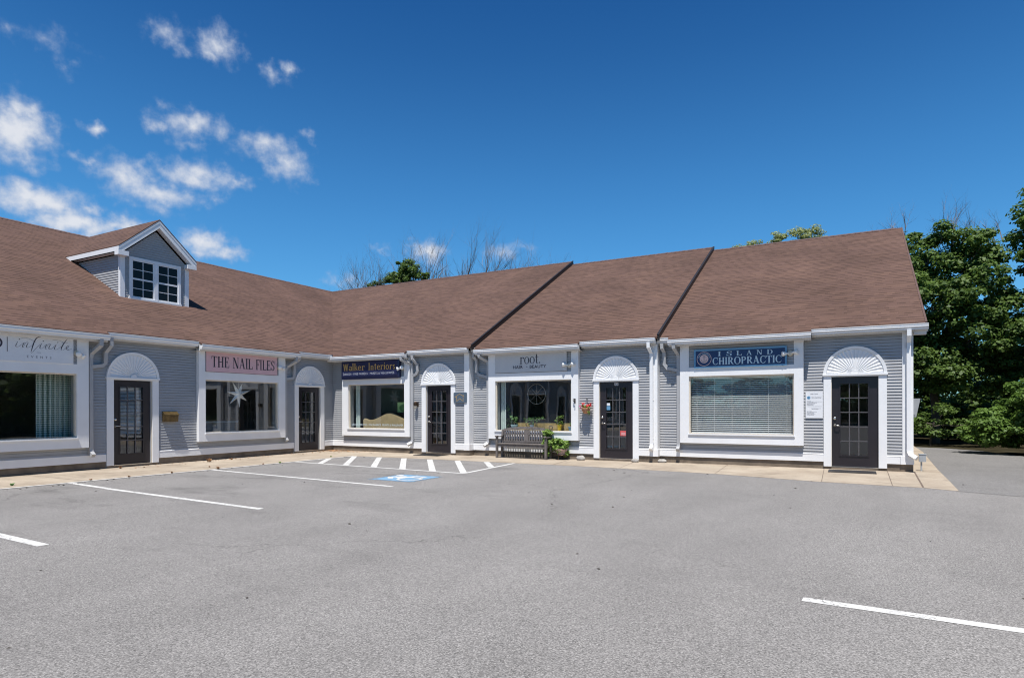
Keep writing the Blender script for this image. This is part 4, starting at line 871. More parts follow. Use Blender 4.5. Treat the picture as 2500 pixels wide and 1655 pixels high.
g = MB(); stext(g, 'Walker', -hw+.10, -hw+1.05, .285, .225, -.032, gap=.04, T=.15, t=.07, aspect=.8); stext(g, 'Interiors', -hw+1.20, hw-.14, .285, .225, -.032, gap=.05, T=.15, t=.07, aspect=.8); g.build('lettering', M['gold'], e)
g = MB(); ftext(g, 'DESIGN \u00b7 FINE FABRICS \u00b7 PRINTS & WALLPAPER', -hw+.12, hw-.17, .142, .205, -.031, 1.02)
for fx in (.0, .13, .27, .41, .60, .77, .955):
    for dz in (-.006, .066): g.lathe((-hw+.12+fx*2.2, -.0305, .145+dz), [(.010, 0), (.010, .002)], 10, 'y')
g.build('small_lettering', M['sign_grey'], e)
# 4 pale board
e, hw, h = sign('shop_sign', '1', 6.376, 8.66, 2.45, 2.995, -.150, .03, 'sign_pale', 'pale grey sign board with dark letters above the window behind the bench')
g = MB(); stext(g, 'root', -.32, .28, .235, .305, -.002, gap=.03, T=.12, t=.04, aspect=.95); g.lathe((.315, -.0015, .258), [(.018, 0), (.018, .001)], 12, 'y'); g.build('lettering', M['ink'], e)
g = MB(); ftext(g, 'HAIR', -.54, -.22, .105, .195, -.002, 1.1, .02); ftext(g, '+', -.12, -.06, .13, .175, -.002); ftext(g, 'BEAUTY', .0, .52, .105, .195, -.002, 1.1, .02); g.build('small_lettering', M['ink'], e)
# 5 blue board
e, hw, h = sign('shop_sign', '2', 12.085, 14.21, 2.425, 2.865, -.150, .03, 'navy2', 'blue sign board with silver capitals and a round anchor emblem')
b = MB(); t_ = .03
b.box(-hw-.012, -hw+t_, -.012, .03, -.012, h+.012); b.box(hw-t_, hw+.012, -.012, .03, -.012, h+.012); b.box(-hw+t_, hw-t_, -.011, .03, -.012, t_); b.box(-hw+t_, hw-t_, -.011, .03, h-t_, h+.012); b.build('sign_border', M['skyblue'], e)
g = MB(); X = -hw+.47
for i, c in enumerate('ISLAND'):
    stext(g, c, X+.12+i*.232-(.02 if c == 'I' else .05), X+.12+i*.232+(.05 if c == 'I' else .075), .272, .112, -.003)
stext(g, 'CHIROPRACTIC', X-.03, hw-.105, .062, .178, -.003, gap=.05, T=.19, t=.07); g.build('lettering', M['silver'], e)
ex, ez_ = -hw+.235, h/2-.005
b = MB(); b.lathe((ex, 0, ez_), [(.178, 0), (.178, .008), (.170, .010)], 40, 'y'); b.build('emblem_ring', M['pinkring'], e)
b = MB(); b.lathe((ex, -.010, ez_), [(.166, 0), (.166, .001)], 40, 'y'); b.build('emblem_band', M['navy2'], e)
b = MB(); b.lathe((ex, -.011, ez_), [(.105, 0), (.105, .001)], 36, 'y'); b.build('emblem_disc', M['pinkring'], e)
g = MB()
def ringtext(mb, text, cx_, cz_, rad, a0, a1, size, y):
    for i, ch in enumerate(text):
        if ch == ' ': continue
        a = R(a0+(a1-a0)*i/(len(text)-1)); vs, fs = font_geo(ch, size); xs = [v[0] for v in vs]; mid = (min(xs)+max(xs))/2; up = a-math.pi/2
        mb.add([(cx_+rad*math.cos(a)+(v[0]-mid)*math.cos(up)-v[1]*math.sin(up), y, cz_+rad*math.sin(a)+(v[0]-mid)*math.sin(up)+v[1]*math.cos(up)) for v in vs], fs)
ringtext(g, 'ISLAND CHIROPRACTIC', ex, ez_, .122, 168, 12, .042, -.0125); g.build('emblem_lettering', M['silver'], e)
g = MB(); y = -.0135
g.box(ex-.006, ex+.006, y, y+.001, ez_-.075, ez_+.06); g.box(ex-.035, ex+.035, y, y+.001, ez_+.035, ez_+.045)
for k in range(14):
    a0, a1 = R(200+k*10), R(210+k*10); g.add([(ex+r*math.cos(a), y-.0005, ez_+r*math.sin(a)) for r, a in ((.066, a0), (.078, a0), (.078, a1), (.066, a1))], [(0, 1, 2, 3)])
    a0, a1 = R(k*25.7), R((k+1)*25.7); g.add([(ex+r*math.cos(a), y-.0005, ez_+.073+r*math.sin(a)) for r, a in ((.009, a0), (.014, a0), (.014, a1), (.009, a1))], [(0, 1, 2, 3)])
g.build('emblem_anchor', M['ink_grey'], e)

# notice board, small plaque, numbers and stickers
e, hw, h = sign('notice_board', '2', 14.613, 14.973, 1.174, 1.782, -.045, .02, 'sign_white', 'white notice board with printed office hours between window and right end door', 'notice board')
g = MB(); ftext(g, 'WELCOME', -.08, .075, .548, .570, -.001)
g.build('heading', M['ink'], e); g = MB()
ftext(g, 'Island Chiropractic', -.055, .155, .485, .505, -.001)
for z, a, b_ in [(.462, -.055, .15), (.40, -.155, -.06), (.378, -.155, .155), (.362, -.155, -.02), (.346, -.155, .06), (.330, -.155, .01), (.314, -.155, -.03), (.298, -.155, -.01), (.268, -.155, .155), (.22, -.06, .14), (.205, -.05, .09), (.155, -.155, -.05), (.137, -.155, .05), (.120, -.155, .0), (.103, -.155, -.01), (.086, -.155, .03), (.069, -.155, .0)]:
    x = a
    while x < b_:
        l = random.uniform(.008, .028); g.box(x, min(x+l, b_), -.0015, -.0008, z, z+.006); x += l+.006
g.build('printed_text', M['ink_grey'], e)
g = MB(); g.lathe((-.115, -.0002, .475), [(.038, 0), (.038, .001)], 20, 'y'); g.build('round_logo', M['skyblue'], e)
g = MB(); g.box(-.118, -.112, -.0018, -.0014, .45, .50); g.box(-.13, -.10, -.0018, -.0014, .456, .462); g.build('logo_mark', M['ink'], e)
M['plaque'] = plain('slate_blue_plaque', (0.085, 0.12, 0.16), 0.4, 0.1, 6)
e = empty('wall_plaque', W('0', 5.235, -.062, 1.585)); tag(e, 'small slate blue plaque with a gold roof outline between door and corner board', 'plaque')
b = MB(); b.prism([(x, 0, z) for x, z in rrect(-.235, .235, 0, .315, .035)], (0, .028, 0)); b.build('sign_board', M['plaque'], e)
g = MB()
def bar(mb, x0, z0, x1, z1, w, y=-.002):
    d = Vector((x1-x0, z1-z0)).normalized(); n_ = Vector((-d.y, d.x))*w/2; mb.prism([(x0+n_.x, y, z0+n_.y), (x0-n_.x, y, z0-n_.y), (x1-n_.x, y, z1-n_.y), (x1+n_.x, y, z1+n_.y)], (0, .0018, 0))
for q in ((-.16, .19, -.02, .27), (-.02, .27, .15, .185), (-.12, .19, -.12, .045), (-.12, .045, -.01, .13), (-.01, .13, .12, .045), (.11, .19, .11, .045), (-.19, .175, -.12, .175), (.11, .17, .11, .24)): bar(g, *q, .011)
g.build('gold_outline', M['gold'], e)
# number plates and stickers belong to their door
d4 = door_objs[6]
g = MB(); g.box(-.050, -.006, .022, .0285, 1.945, 2.025); g.box(.006, .050, .022, .0285, 1.945, 2.025); g.build('number_plate', M['sign_white'], d4)
g = MB(); ftext(g, '1', -.037, -.019, 1.955, 2.015, .0212); ftext(g, '1', .019, .037, 1.955, 2.015, .0212); g.build('house_number', M['ink'], d4)
M['redsticker'] = plain('red_sticker', (0.62, 0.10, 0.10), 0.5, 0.05, 5)
g = MB(); g.box(.095, .262, .0495, .051, .60, .74); g.build('red_sticker', M['redsticker'], d4)
g = MB()
for z in (.68, .655, .63): g.box(.12, .24, .0488, .0492, z, z+.008)
g.build('sticker_print', M['sign_white'], d4)
g = MB(); g.box(-.285, -.185, .0495, .051, 1.29, 1.40); g.build('blue_sticker', M['skyblue'], d4)
g = MB(); g.box(-.28, -.19, .0495, .051, 1.41, 1.48); g.build('white_sticker', M['sign_white'], d4)

# ------------------------------------------------------------------ flood lights
def flood(w, u, v, z, label, heads):
    e = empty('flood_light', W(w, u, v, z), wrz(w)); tag(e, label, 'flood light', 'twin flood lights over the display windows')
    b = MB(); b.lathe((0, 0, 0), [(.055, 0), (.055, .022), (.045, .035), (.02, .04)], 20, 'y'); b.box(-.03, .03, -.05, -.03, -.045, .02); b.build('lamp_base', M['lampbase'], e, smooth=False)
    e.scale = (1.25, 1.25, 1.25)
    for dx, dy, dz in heads:
        d = Vector((dx, dy, dz)).normalized(); p0 = Vector((d.x*.02, -.045, d.z*.02)); m_ = MB()
        m_.tube([p0, p0+d*.04, p0+d*.06, p0+d*.10, p0+d*.125, p0+d*.135], [.018, .020, .028, .046, .048, .030], 14); m_.build('lamp_head', M['bulb'], e, smooth=True)
flood('L', -8.045, -.085, 2.69, 'white twin flood light beside the white script sign', [(-.25, -1, -.25), (.45, -.8, -.5)])
flood('L', -2.395, -.085, 2.70, 'white twin flood light at the right end of the pink sign', [(-.5, -1, -.15), (.7, -.7, -.3)])
flood('0', 3.10, -.085, 2.70, 'white twin flood light at the right end of the navy sign with gold letters', [(-.9, -1.0, -.25), (.5, -.9, .0)])
flood('1', 8.725, -.085, 2.60, 'white twin flood light beside the pale grey sign above the bench', [(-1, -.5, .15), (1, -.5, .25)])
flood('2', 14.29, -.085, 2.70, 'white twin flood light at the right end of the blue sign', [(-1, -.5, -.1), (1, -.5, .15)])

# ------------------------------------------------------------------ things on the walls
e = empty('mailbox', W('L', -5.82, -.012, 1.09), R(90)); tag(e, 'brass letter box on the grey wall right of the left door', 'mailbox')
b = MB(); b.prism([(-.205, 0, 0), (-.205, -.12, .0), (-.205, -.14, .17), (-.205, -.05, .245), (-.205, 0, .25)], (.41, 0, 0)); e.scale = (.9, .9, 1); b.build('box', M['brass'], e)
b = MB(); b.prism([(-.215, 0.0, .262), (-.215, -.05, .256), (-.215, -.155, .18), (-.215, -.155, .165), (-.215, -.052, .246), (-.215, 0, .251)], (.43, 0, 0)); b.build('lid', M['brass'], e)
b = MB(); b.box(-.03, .16, -.152, -.12, .12, .135); b.lathe((0, -.0, .265), [(.03, 0), (.03, .01)], 12, 'y'); b.build('slot', M['bronze'], e)
e = empty('wall_lantern', W('0', 3.62, -.012, 1.50)); tag(e, 'small dark bronze wall lamp left of the middle door', 'lamp')
b = MB(); b.box(-.04, .04, -.02, 0, -.02, .12); b.tube([(0, -.02, .10), (0, -.08, .13), (0, -.12, .12)], .01, 6); b.build('bracket', M['bronze'], e)
b = MB(); b.lathe((0, -.12, .0), [(.045, 0), (.06, .01), (.062, .10), (.03, .13), (.012, .14)], 8); b.build('lantern_cap', M['bronze'], e)
b = MB(); b.lathe((0, -.12, -.075), [(.03, 0), (.04, .02), (.042, .074)], 10); b.build('lantern_glass', M['lampbase'], e)
e = empty('hanging_bracket', W('1', 8.90, -.131, 1.50)); tag(e, 'small black iron hook on the window post right of the plants', 'hook')
b = MB(); b.tube([(0, 0, .16), (-.02, -.03, .17), (-.035, -.05, .14), (-.02, -.05, .11), (.01, -.04, .09), (.02, -.06, .05), (.0, -.05, .03)], [.012, .012, .010, .012, .014, .012, .006], 6); b.box(-.02, .02, -.006, 0, .05, .18); b.build('hook', M['black'], e)
# utility box and meter by the right corner
e = empty('utility_box', (16.90, .80, 0)); tag(e, 'grey electrical box on a short post at the right corner', 'utility box')
b = MB(); b.box(-.03, .10, -.05, .05, .21, .37); b.build('box', M['greymetal'], e); b = MB(); b.box(-.038, .108, -.058, .058, .371, .385); b.build('lid', M['greymetal'], e)
b = MB(); b.box(-.0, .03, -.02, .02, 0, .21); b.build('post', M['greymetal'], e)
e = empty('meter_cabinet', (16.73, 5.3, 1.15)); tag(e, 'pale metal cabinet sticking out of the end wall behind the corner', 'cabinet')
b = MB(); b.prism([(0, -.25, 0), (.42, -.25, 0), (.52, -.25, .52), (.0, -.25, .52)], (0, .5, 0)); b.build('cabinet_body', M['greymetal'], e)
b = MB(); b.box(.05, .40, -.262, -.251, .06, .46); b.build('cabinet_door', M['greymetal'], e)

# ------------------------------------------------------------------ display inside the windows
def wavy(mb, u0, u1, v, z0, z1, amp, waves, n=90):
    pts = [(u0+(u1-u0)*i/n, v+amp*math.sin(waves*2*math.pi*i/n)+amp*.4*math.sin(waves*3.7*math.pi*i/n+1)) for i in range(n+1)]
    base = len(mb.v)
    for x, y in pts: mb.v += [(x, y, z0), (x, y, z1)]
    for i in range(n): mb.f.append((base+2*i, base+2*i+2, base+2*i+3, base+2*i+1))
def curtmat():
    m, nt, b = newmat('patterned_curtain'); N = nt.nodes; L = nt.links; tc = N.new('ShaderNodeTexCoord'); sp = N.new('ShaderNodeSeparateXYZ'); L.new(tc.outputs['Object'], sp.inputs[0])
    cb = N.new('ShaderNodeCombineXYZ'); L.new(sp.outputs[0], cb.inputs[0]); L.new(sp.outputs[2], cb.inputs[1])
    mp = N.new('ShaderNodeMapping'); mp.inputs['Rotation'].default_value = (0, 0, R(45)); L.new(cb.outputs[0], mp.inputs[0])
    ck = N.new('ShaderNodeTexChecker'); ck.inputs['Scale'].default_value = 28; ck.inputs['Color1'].default_value = (.68, .72, .66, 1); ck.inputs['Color2'].default_value = (.16, .24, .20, 1); L.new(mp.outputs[0], ck.inputs[0])
    L.new(ck.outputs[0], b.inputs['Base Color']); b.inputs['Roughness'].default_value = .9; return m
M['curtain'] = curtmat(); M['sheer'] = plain('sheer_curtain', (0.65, 0.72, 0.68), 0.9, 0.1, 5)
m = MB(); wavy(m, -.37, .37, 0, 0, 1.42, .035, 7); tag(m.build('curtain', M['curtain'], loc=W('L', -8.30, .30, .78), rz=R(90)), 'patterned green and white curtain at the right of the left shop window', 'curtain')
m = MB(); wavy(m, -.25, .25, 0, 0, .5, .03, 5); tag(m.build('curtain', M['sheer'], loc=W('L', -9.62, .30, 1.70), rz=R(90)), 'short pale curtain at the left edge of the left shop window', 'curtain')
m = MB(); wavy(m, -.09, .09, 0, 0, 1.42, .02, 3, 40); tag(m.build('curtain', M['sheer'], loc=W('1', 6.47, .18, .78)), 'narrow pale curtain at the left of the plant window', 'curtain')
m = MB(); wavy(m, -.10, .10, 0, 0, 1.42, .02, 3, 40); tag(m.build('curtain', M['sheer'], loc=W('0', 0.93, .22, .78)), 'narrow pale curtain left of the sofa', 'curtain')
# paper star
e = empty('paper_star', W('L', -3.57, .20, 1.845), R(90)); tag(e, 'white folded paper star hanging in the window under the pink sign', 'star ornament'); m = MB(); n = 7
for k in range(n):
    a = 2*math.pi*k/n+.3; r = [.45, .36, .42, .38, .44, .40, .34][k]; a0, a1 = a-math.pi/n, a+math.pi/n
    c0, t_, l, q = (0, -.09, 0), (r*math.cos(a), 0, r*math.sin(a)), (.13*math.cos(a0), 0, .13*math.sin(a0)), (.13*math.cos(a1), 0, .13*math.sin(a1))
    m.add([c0, l, t_, q, (0, .09, 0)], [(0, 1, 2), (0, 2, 3), (4, 2, 1), (4, 3, 2)])
m.build('star_body', M['sheerwhite'] if 'sheerwhite' in M else M['white'], e); m = MB(); m.tube([(0, 0, .1), (0, 0, .75)], .003, 4); m.build('string', M['white'], e)
M['mauve'] = plain('mauve_reception_desk', (0.40, 0.38, 0.37), 0.6, 0.05, 3)
e = empty('reception_desk', W('L', -3.3, 1.9, .04), R(90)); tag(e, 'pale reception desk inside the shop with the pink sign', 'desk'); m = MB(); m.box(-.7, .7, -.25, .25, 0, .95); m.build('desk_body', M['mauve'], e); m = MB(); m.box(-.78, .78, -.30, .28, .951, 1.0); m.build('desk_top', M['white'], e)
# camel back sofa
M['sofa'] = plain('beige_upholstery', (0.27, 0.205, 0.11), 0.9, 0.12, 6, bump=.2)
e = empty('sofa', W('0', 2.42, .30, .30)); tag(e, 'beige camel back sofa seen through the window under the navy sign', 'sofa')
m = MB(); n = 44; top = []
for i in range(n+1):
    t = i/n; x = -1.22+2.44*t; z = .72+.27*math.exp(-((x+.12)/.50)**2)+.07*math.exp(-((x+1.18)/.16)**2)+.07*math.exp(-((x-1.18)/.16)**2); top.append((x, z))
for i in range(n):
    (x0, z0), (x1, z1) = top[i], top[i+1]
    m.add([(x0, -.09, .05), (x1, -.09, .05), (x1, -.13, z1-.05), (x0, -.13, z0-.05), (x1, -.07, z1), (x0, -.07, z0), (x1, .06, z1-.02), (x0, .06, z0-.02), (x1, .09, .05), (x0, .09, .05)], [(0, 1, 2, 3), (3, 2, 4, 5), (5, 4, 6, 7), (7, 6, 8, 9)])
m.build('backrest', M['sofa'], e, smooth=True)
m = MB(); m.box(-1.15, 1.15, .09, .75, .0, .38); m.build('seat', M['sofa'], e)
for s in (-1, 1):
    m = MB(); m.tube([(s*1.2, -.05, .62), (s*1.2, .75, .58)], .10, 12); m.box(s*1.13, s*1.25, -.05, .74, 0, .6); m.build('armrest', M['sofa'], e)
    for y in (0, .7): m = MB(); m.tube([(s*1.12, y, -.25), (s*1.12, y, 0)], [.02, .03], 8); m.build('leg', M['bronze'], e)
def picmat():
    m, nt, b = newmat('green_picture'); N = nt.nodes; L = nt.links; tc = N.new('ShaderNodeTexCoord'); g_ = N.new('ShaderNodeTexGradient'); g_.gradient_type = 'SPHERICAL'; mp = N.new('ShaderNodeMapping'); mp.inputs['Scale'].default_value = (4.2, 1, 6.5); mp.inputs['Location'].default_value = (0, 0, -.9)
    L.new(tc.outputs['Object'], mp.inputs[0]); L.new(mp.outputs[0], g_.inputs[0]); r = N.new('ShaderNodeValToRGB'); L.new(g_.outputs[0], r.inputs[0]); e = r.color_ramp.elements; e[0].position = .05; e[0].color = (.45, .70, .25, 1); e[1].position = .3; e[1].color = (.05, .20, .03, 1); L.new(r.outputs[0], b.inputs['Base Color']); return m
M['picture'] = picmat()
m = MB(); m.box(-.27, .27, 0, .02, 0, .33); tag(m.build('picture', M['picture'], loc=W('0', 2.62, .55, 1.30)), 'small green picture standing behind the sofa', 'picture')
# rods of shelf, pots and plants in the root window
M['shelfwood'] = plain('oak_shelf', (0.50, 0.34, 0.13), 0.6, 0.15, 6)
m = MB(); m.box(-.98, .98, 0, .035, 0, .20); m.box(-.98, .98, -.0, .25, .201, .22); tag(m.build('shelf', M['shelfwood'], loc=W('1', 7.80, .31, .78)), 'oak board shelf along the bottom of the plant window', 'shelf')
def leaves(mb, centers, n, r, size, rnd, flat_=.6):
    for cx_, cy_, cz_, rr in centers:
        for _ in range(n):
            d = Vector((rnd.gauss(0, 1), rnd.gauss(0, 1), rnd.gauss(0, 1))).normalized()*rr*rnd.uniform(.3, 1)
            p = Vector((cx_, cy_, cz_))+d; a = Vector((rnd.gauss(0, 1), rnd.gauss(0, 1), rnd.gauss(0, flat_))).normalized(); nn = (d.normalized()+Vector((0, 0, .8))+Vector((rnd.gauss(0, .4), rnd.gauss(0, .4), 0))).normalized()
            b_ = nn.cross(a).normalized(); a = b_.cross(nn); s = size*rnd.uniform(.6, 1.25)
            mb.add([p-a*s*.5, p+b_*s*.34+nn*s*.06, p+a*s*.6, p-b_*s*.34+nn*s*.06], [(0, 1, 2, 3)])
def potplant(name, w, u, v, z, pr, ph, potmat, centers, n, size, lmat, label, stems=True, cat='potted plant'):
    e = empty(name, W(w, u, v, z), wrz(w)); tag(e, label, cat); rnd = random.Random(hash(label) % 1000 if False else len(label)*7+3)
    m = MB(); m.lathe((0, 0, 0), [(pr*.72, 0), (pr*.95, ph*.85), (pr*1.04, ph*.86), (pr*1.04, ph), (pr*.9, ph), (pr*.85, ph*.9)], 20); m.build('pot', M[potmat], e, smooth=False)
    m = MB(); leaves(m, centers, n, .1, size, rnd)
    m.build('foliage', M[lmat], e)
    if stems:
        m = MB()
        for c in centers[:12]: m.tube([(0, 0, ph*.9), (c[0]*.5, c[1]*.5, ph+(c[2]-ph)*.6), (c[0], c[1], c[2])], [.005, .004, .003], 5)
        m.build('stems', M['bark'], e)
    return e
M['pot_aqua'] = plain('pale_aqua_pot', (0.45, 0.60, 0.62), 0.4, 0.05, 5); M['pot_white'] = plain('pale_blue_pot', (0.55, 0.65, 0.76), 0.4, 0.05, 5); M['pot_yellow'] = plain('yellow_pot', (0.75, 0.50, 0.03), 0.4, 0.08, 5); M['pot_blue'] = plain('blue_pot', (0.22, 0.38, 0.50), 0.4, 0.05, 5)
rn = random.Random(3)
potplant('window_plant', '1', 6.83, .20, .84, .115, .10, 'pot_aqua', [(rn.uniform(-.12, .1), rn.uniform(-.08, .08), rn.uniform(.16, .36), .06) for _ in range(8)], 12, .07, 'leaf_dark', 'bushy plant in a pale aqua pot left of the shelf')
potplant('window_plant', '1', 7.41, .20, .86, .07, .07, 'pot_white', [(rn.uniform(-.30, .12)*1.1, rn.uniform(-.08, .08), rn.uniform(.10, .27), .05) for _ in range(14)]+[(.25, 0, .26, .07), (.34, 0, .29, .06)], 24, .035, 'leaf_dark', 'feathery green plant in a white pot, middle of the shop window')
potplant('window_plant', '1', 8.28, .20, .79, .08, .15, 'pot_yellow', [(rn.uniform(-.10, .10), rn.uniform(-.07, .07), rn.uniform(.20, .40), .06) for _ in range(9)], 14, .05, 'leaf_pot', 'plant in a yellow pot on the shop window sill')
potplant('window_plant', '1', 8.63, .20, .78, .075, .12, 'pot_blue', [(rn.uniform(-.05, .05), 0, rn.uniform(.15, .24), .04) for _ in range(4)], 10, .04, 'leaf_dark', 'small plant in a blue pot at the right edge of the window')
potplant('window_plant', '1', 6.50, .38, .20, .16, .55, 'greymetal', [(-.08, 0, 1.30, .10), (.02, 0, 1.22, .09), (.06, .02, 1.05, .06), (-.04, 0, .88, .08), (.10, 0, .82, .07), (.0, 0, .70, .07)], 12, .12, 'leaf_dark', 'tall leafy plant behind the left edge of the plant window')
M['gold_hoop'] = plain('pale_rattan', (0.32, 0.30, 0.26), 0.6, 0.1, 9)
e = empty('hoop_ornament', W('1', 7.52, .28, 1.83)); tag(e, 'large spoked hoop hanging in the plant window', 'ornament'); m = MB(); m.tube([(.29*math.cos(t), 0, .29*math.sin(t)) for t in np.linspace(0, 2*math.pi, 49)], .007, 6, caps=False)
for k in range(8): m.tube([(0, 0, 0), (.29*math.cos(R(45*k+90)), 0, .29*math.sin(R(45*k+90)))], .004, 4)
m.build('hoop', M['gold_hoop'], e)
m = MB(); m.tube([(.055*math.cos(t), 0, .055*math.sin(t)) for t in np.linspace(0, 2*math.pi, 25)], .010, 6, caps=False); tag(m.build('ring_ornament', M['black'], loc=W('1', 7.99, .25, .86)), 'small black ring standing on the sill beside the yellow pot', 'ring')
# blinds
M['slat'] = plain('white_blind_slat', (0.80, 0.80, 0.80), 0.5, 0.04, 5)
e = empty('venetian_blind', W('2', 13.155, .06, .79)); tag(e, 'white venetian blind filling the wide window under the blue sign', 'blind'); m = MB(); z = .02
while z < 1.36:
    m.prism([(-1.19, -.021, z-.011), (-1.19, 0, z+.003), (-1.19, .021, z+.012), (-1.19, .021, z+.010), (-1.19, 0, z+.001), (-1.19, -.021, z-.013)], (2.38, 0, 0)); z += .0475
m.build('slats', M['slat'], e); m = MB(); m.box(-1.2, 1.2, -.025, .025, 1.365, 1.41); m.box(-1.19, 1.19, -.02, .02, -.01, .008); m.build('head_rail', M['slat'], e)
m = MB()
for x in (-1.05, -.62, -.2, .22, .64, 1.05): m.box(x-.003, x+.003, -.027, -.024, 0, 1.37)
m.build('ladder_cords', M['slat'], e)
m = MB(); z = .02
e = empty('venetian_blind', W('L', -6.76, .13, .35), R(90)); tag(e, 'white venetian blind behind the glass of the left door', 'blind')
while z < 1.15: m.prism([(-.30, -.016, z-.009), (-.30, 0, z+.003), (-.30, .016, z+.010), (-.30, -.016, z-.011)], (.60, 0, 0)); z += .034
for i, p in enumerate(m.v): m.v[i] = (p[0], p[1], p[2]+.45)
m.build('slats', M['slat'], e)
# small lettering along the bottom of the window under the navy sign glass
g = MB(); ftext(g, 'DESIGN SERVICES  FINE FABRICS  PRINTS & WALLPAPER', -1.08, 1.08, 0, .06, 0, 1.1); tag(g.build('window_lettering', M['silver'], loc=W('0', 1.985, -.052, .86)), 'row of small white letters along the bottom of the Walker window', 'window lettering')

# ------------------------------------------------------------------ bench, pots, rocks, mats
BN = empty('garden_bench', (7.42, .045, .006)); tag(BN, 'weathered grey wooden garden bench under the plant window', 'bench')
hw = .775
for sx_ in (-1, 1):
    m = MB(); m.box(sx_*hw-.03, sx_*hw+.03, -.36, -.30, 0, .60); m.build('leg', M['wood'], BN)
    m = MB(); m.prism([(sx_*hw-.03, -.06, 0), (sx_*hw-.03, 0, 0), (sx_*hw-.03, .0, .42), (sx_*hw-.03, .055, .80), (sx_*hw-.03, .0, .80), (sx_*hw-.03, -.055, .42)], (.06, 0, 0)); m.build('leg', M['wood'], BN)
    m = MB(); m.prism([(sx_*hw-.035, .01, .60), (sx_*hw-.035, -.20, .585), (sx_*hw-.035, -.39, .60), (sx_*hw-.035, -.40, .62), (sx_*hw-.035, -.38, .64), (sx_*hw-.035, -.20, .612), (sx_*hw-.035, .01, .63)], (.07, 0, 0)); m.build('armrest', M['wood'], BN)
    m = MB(); m.box(sx_*hw-.018, sx_*hw+.018, -.30, -.06, .33, .385); m.build('stretcher', M['wood'], BN)
m = MB()
for k in range(6): m.box(-hw+.03, hw-.03, -.37+k*.058, -.37+k*.058+.048, .395, .415)
m.box(-hw+.031, hw-.031, -.35, -.325, .335, .394); m.box(-hw+.031, hw-.031, -.075, -.05, .335, .394); m.build('seat', M['wood'], BN)
m = MB(); yb_ = lambda z: (z-.42)/.38*.055-.025
n = 24
for i in range(n):
    x0, x1 = -hw+.03+(2*hw-.06)*i/n, -hw+.03+(2*hw-.06)*(i+1)/n; f_ = lambda x: .745+.075*(1-(x/hw)**2)
    m.add([(x0, .0, f_(x0)), (x1, .0, f_(x1)), (x1, .008, f_(x1)+.07), (x0, .008, f_(x0)+.07), (x0, .035, f_(x0)), (x1, .035, f_(x1)), (x1, .043, f_(x1)+.07), (x0, .043, f_(x0)+.07)], [(0, 1, 2, 3), (3, 2, 6, 7), (5, 4, 7, 6), (4, 5, 1, 0)])
m.box(-hw+.03, hw-.03, -.03, .0, .44, .485)
m.box(-hw+.03, hw-.03, -.004, .022, .655, .685)
xs = [x for x in np.arange(-hw+.075, hw-.06, .0805)]
for x in xs:
    if abs(x) < .09: continue
    m.prism([(x-.019, yb_(.48), .48), (x+.019, yb_(.48), .48), (x+.019, yb_(.76)-.01, .78), (x-.019, yb_(.76)-.01, .78)], (0, .018, 0))
m.prism([(-.075, yb_(.48)-.006, .48), (.075, yb_(.48)-.006, .48), (.075, yb_(.78)-.018, .80), (-.075, yb_(.78)-.018, .80)], (0, .024, 0))
m.build('backrest', M['wood'], BN)
# pot on a plant stand beside the bench
e = empty('plant_stand', (8.55, -.03, .006)); tag(e, 'low iron plant stand under the shell pot', 'plant stand'); m = MB(); m.tube([(.17*math.cos(t), .17*math.sin(t), .13) for t in np.linspace(0, 2*math.pi, 21)], .010, 6, caps=False); m.lathe((0, 0, .122), [(.165, 0), (.165, .012)], 20); m.build('ring_top', M['bronze'], e)
for k in range(3):
    a = R(120*k+20); m = MB(); m.tube([(.15*math.cos(a), .15*math.sin(a), .13), (.13*math.cos(a), .13*math.sin(a), .06), (.18*math.cos(a), .18*math.sin(a), .0)], .009, 6); m.build('leg', M['bronze'], e)
M['shellpot'] = plain('pale_pink_stone_pot', (0.45, 0.32, 0.26), 0.8, 0.35, 16, bump=.8, bscale=18)
rn = random.Random(11)
cs = [(rn.uniform(-.52, .10), rn.uniform(-.12, .20), rn.uniform(.02, .40), .10) for _ in range(26)]+[(rn.uniform(-.55, -.30), rn.uniform(-.05, .2), rn.uniform(.35, .62), .08) for _ in range(8)]+[(rn.uniform(-.15, .14), rn.uniform(-.1, .1), rn.uniform(.18, .38), .08) for _ in range(8)]
potplant('potted_plant', '1', 8.55, -.255, .148, .17, .15, 'shellpot', cs, 30, .095, 'leaf_pot', 'leafy green plant spilling from a pale pot right of the bench')
# hanging flower pot
e = empty('flower_basket', W('1', 9.235, -.16, 1.27)); tag(e, 'terracotta wall pot of red flowers left of the door numbered 11', 'flower pot')
m = MB(); m.lathe((0, 0, 0), [(.05, 0), (.09, .04), (.125, .13), (.125, .15), (.11, .15)], 18); m.build('pot', M['terracotta'], e, smooth=True)
m = MB(); m.tube([(0, .15, .40), (0, .15, .12)], .008, 6); m.tube([(0, .15, .38), (0, .05, .40), (0, .0, .34), (0, .02, .30)], .008, 6); m.build('bracket', M['black'], e)
rn = random.Random(5); m = MB(); leaves(m, [(rn.uniform(-.12, .12), rn.uniform(-.09, .09), rn.uniform(.14, .22), .05) for _ in range(10)]+[(rn.uniform(-.10, .10), rn.uniform(-.12, .0), rn.uniform(-.04, .10), .04) for _ in range(3)], 14, .05, .045, rn); m.build('foliage', M['leaf_pot'], e)
m = MB(); leaves(m, [(rn.uniform(-.14, .15), rn.uniform(-.11, .08), rn.uniform(.17, .27), .035) for _ in range(13)], 14, .05, .045, rn); m.build('blossoms', M['petal'], e)
m = MB(); leaves(m, [(-.15, -.05, .19, .03), (-.13, -.08, .14, .03)], 12, .05, .035, rn); m.build('pink_blossoms', M['petal_pink'], e)
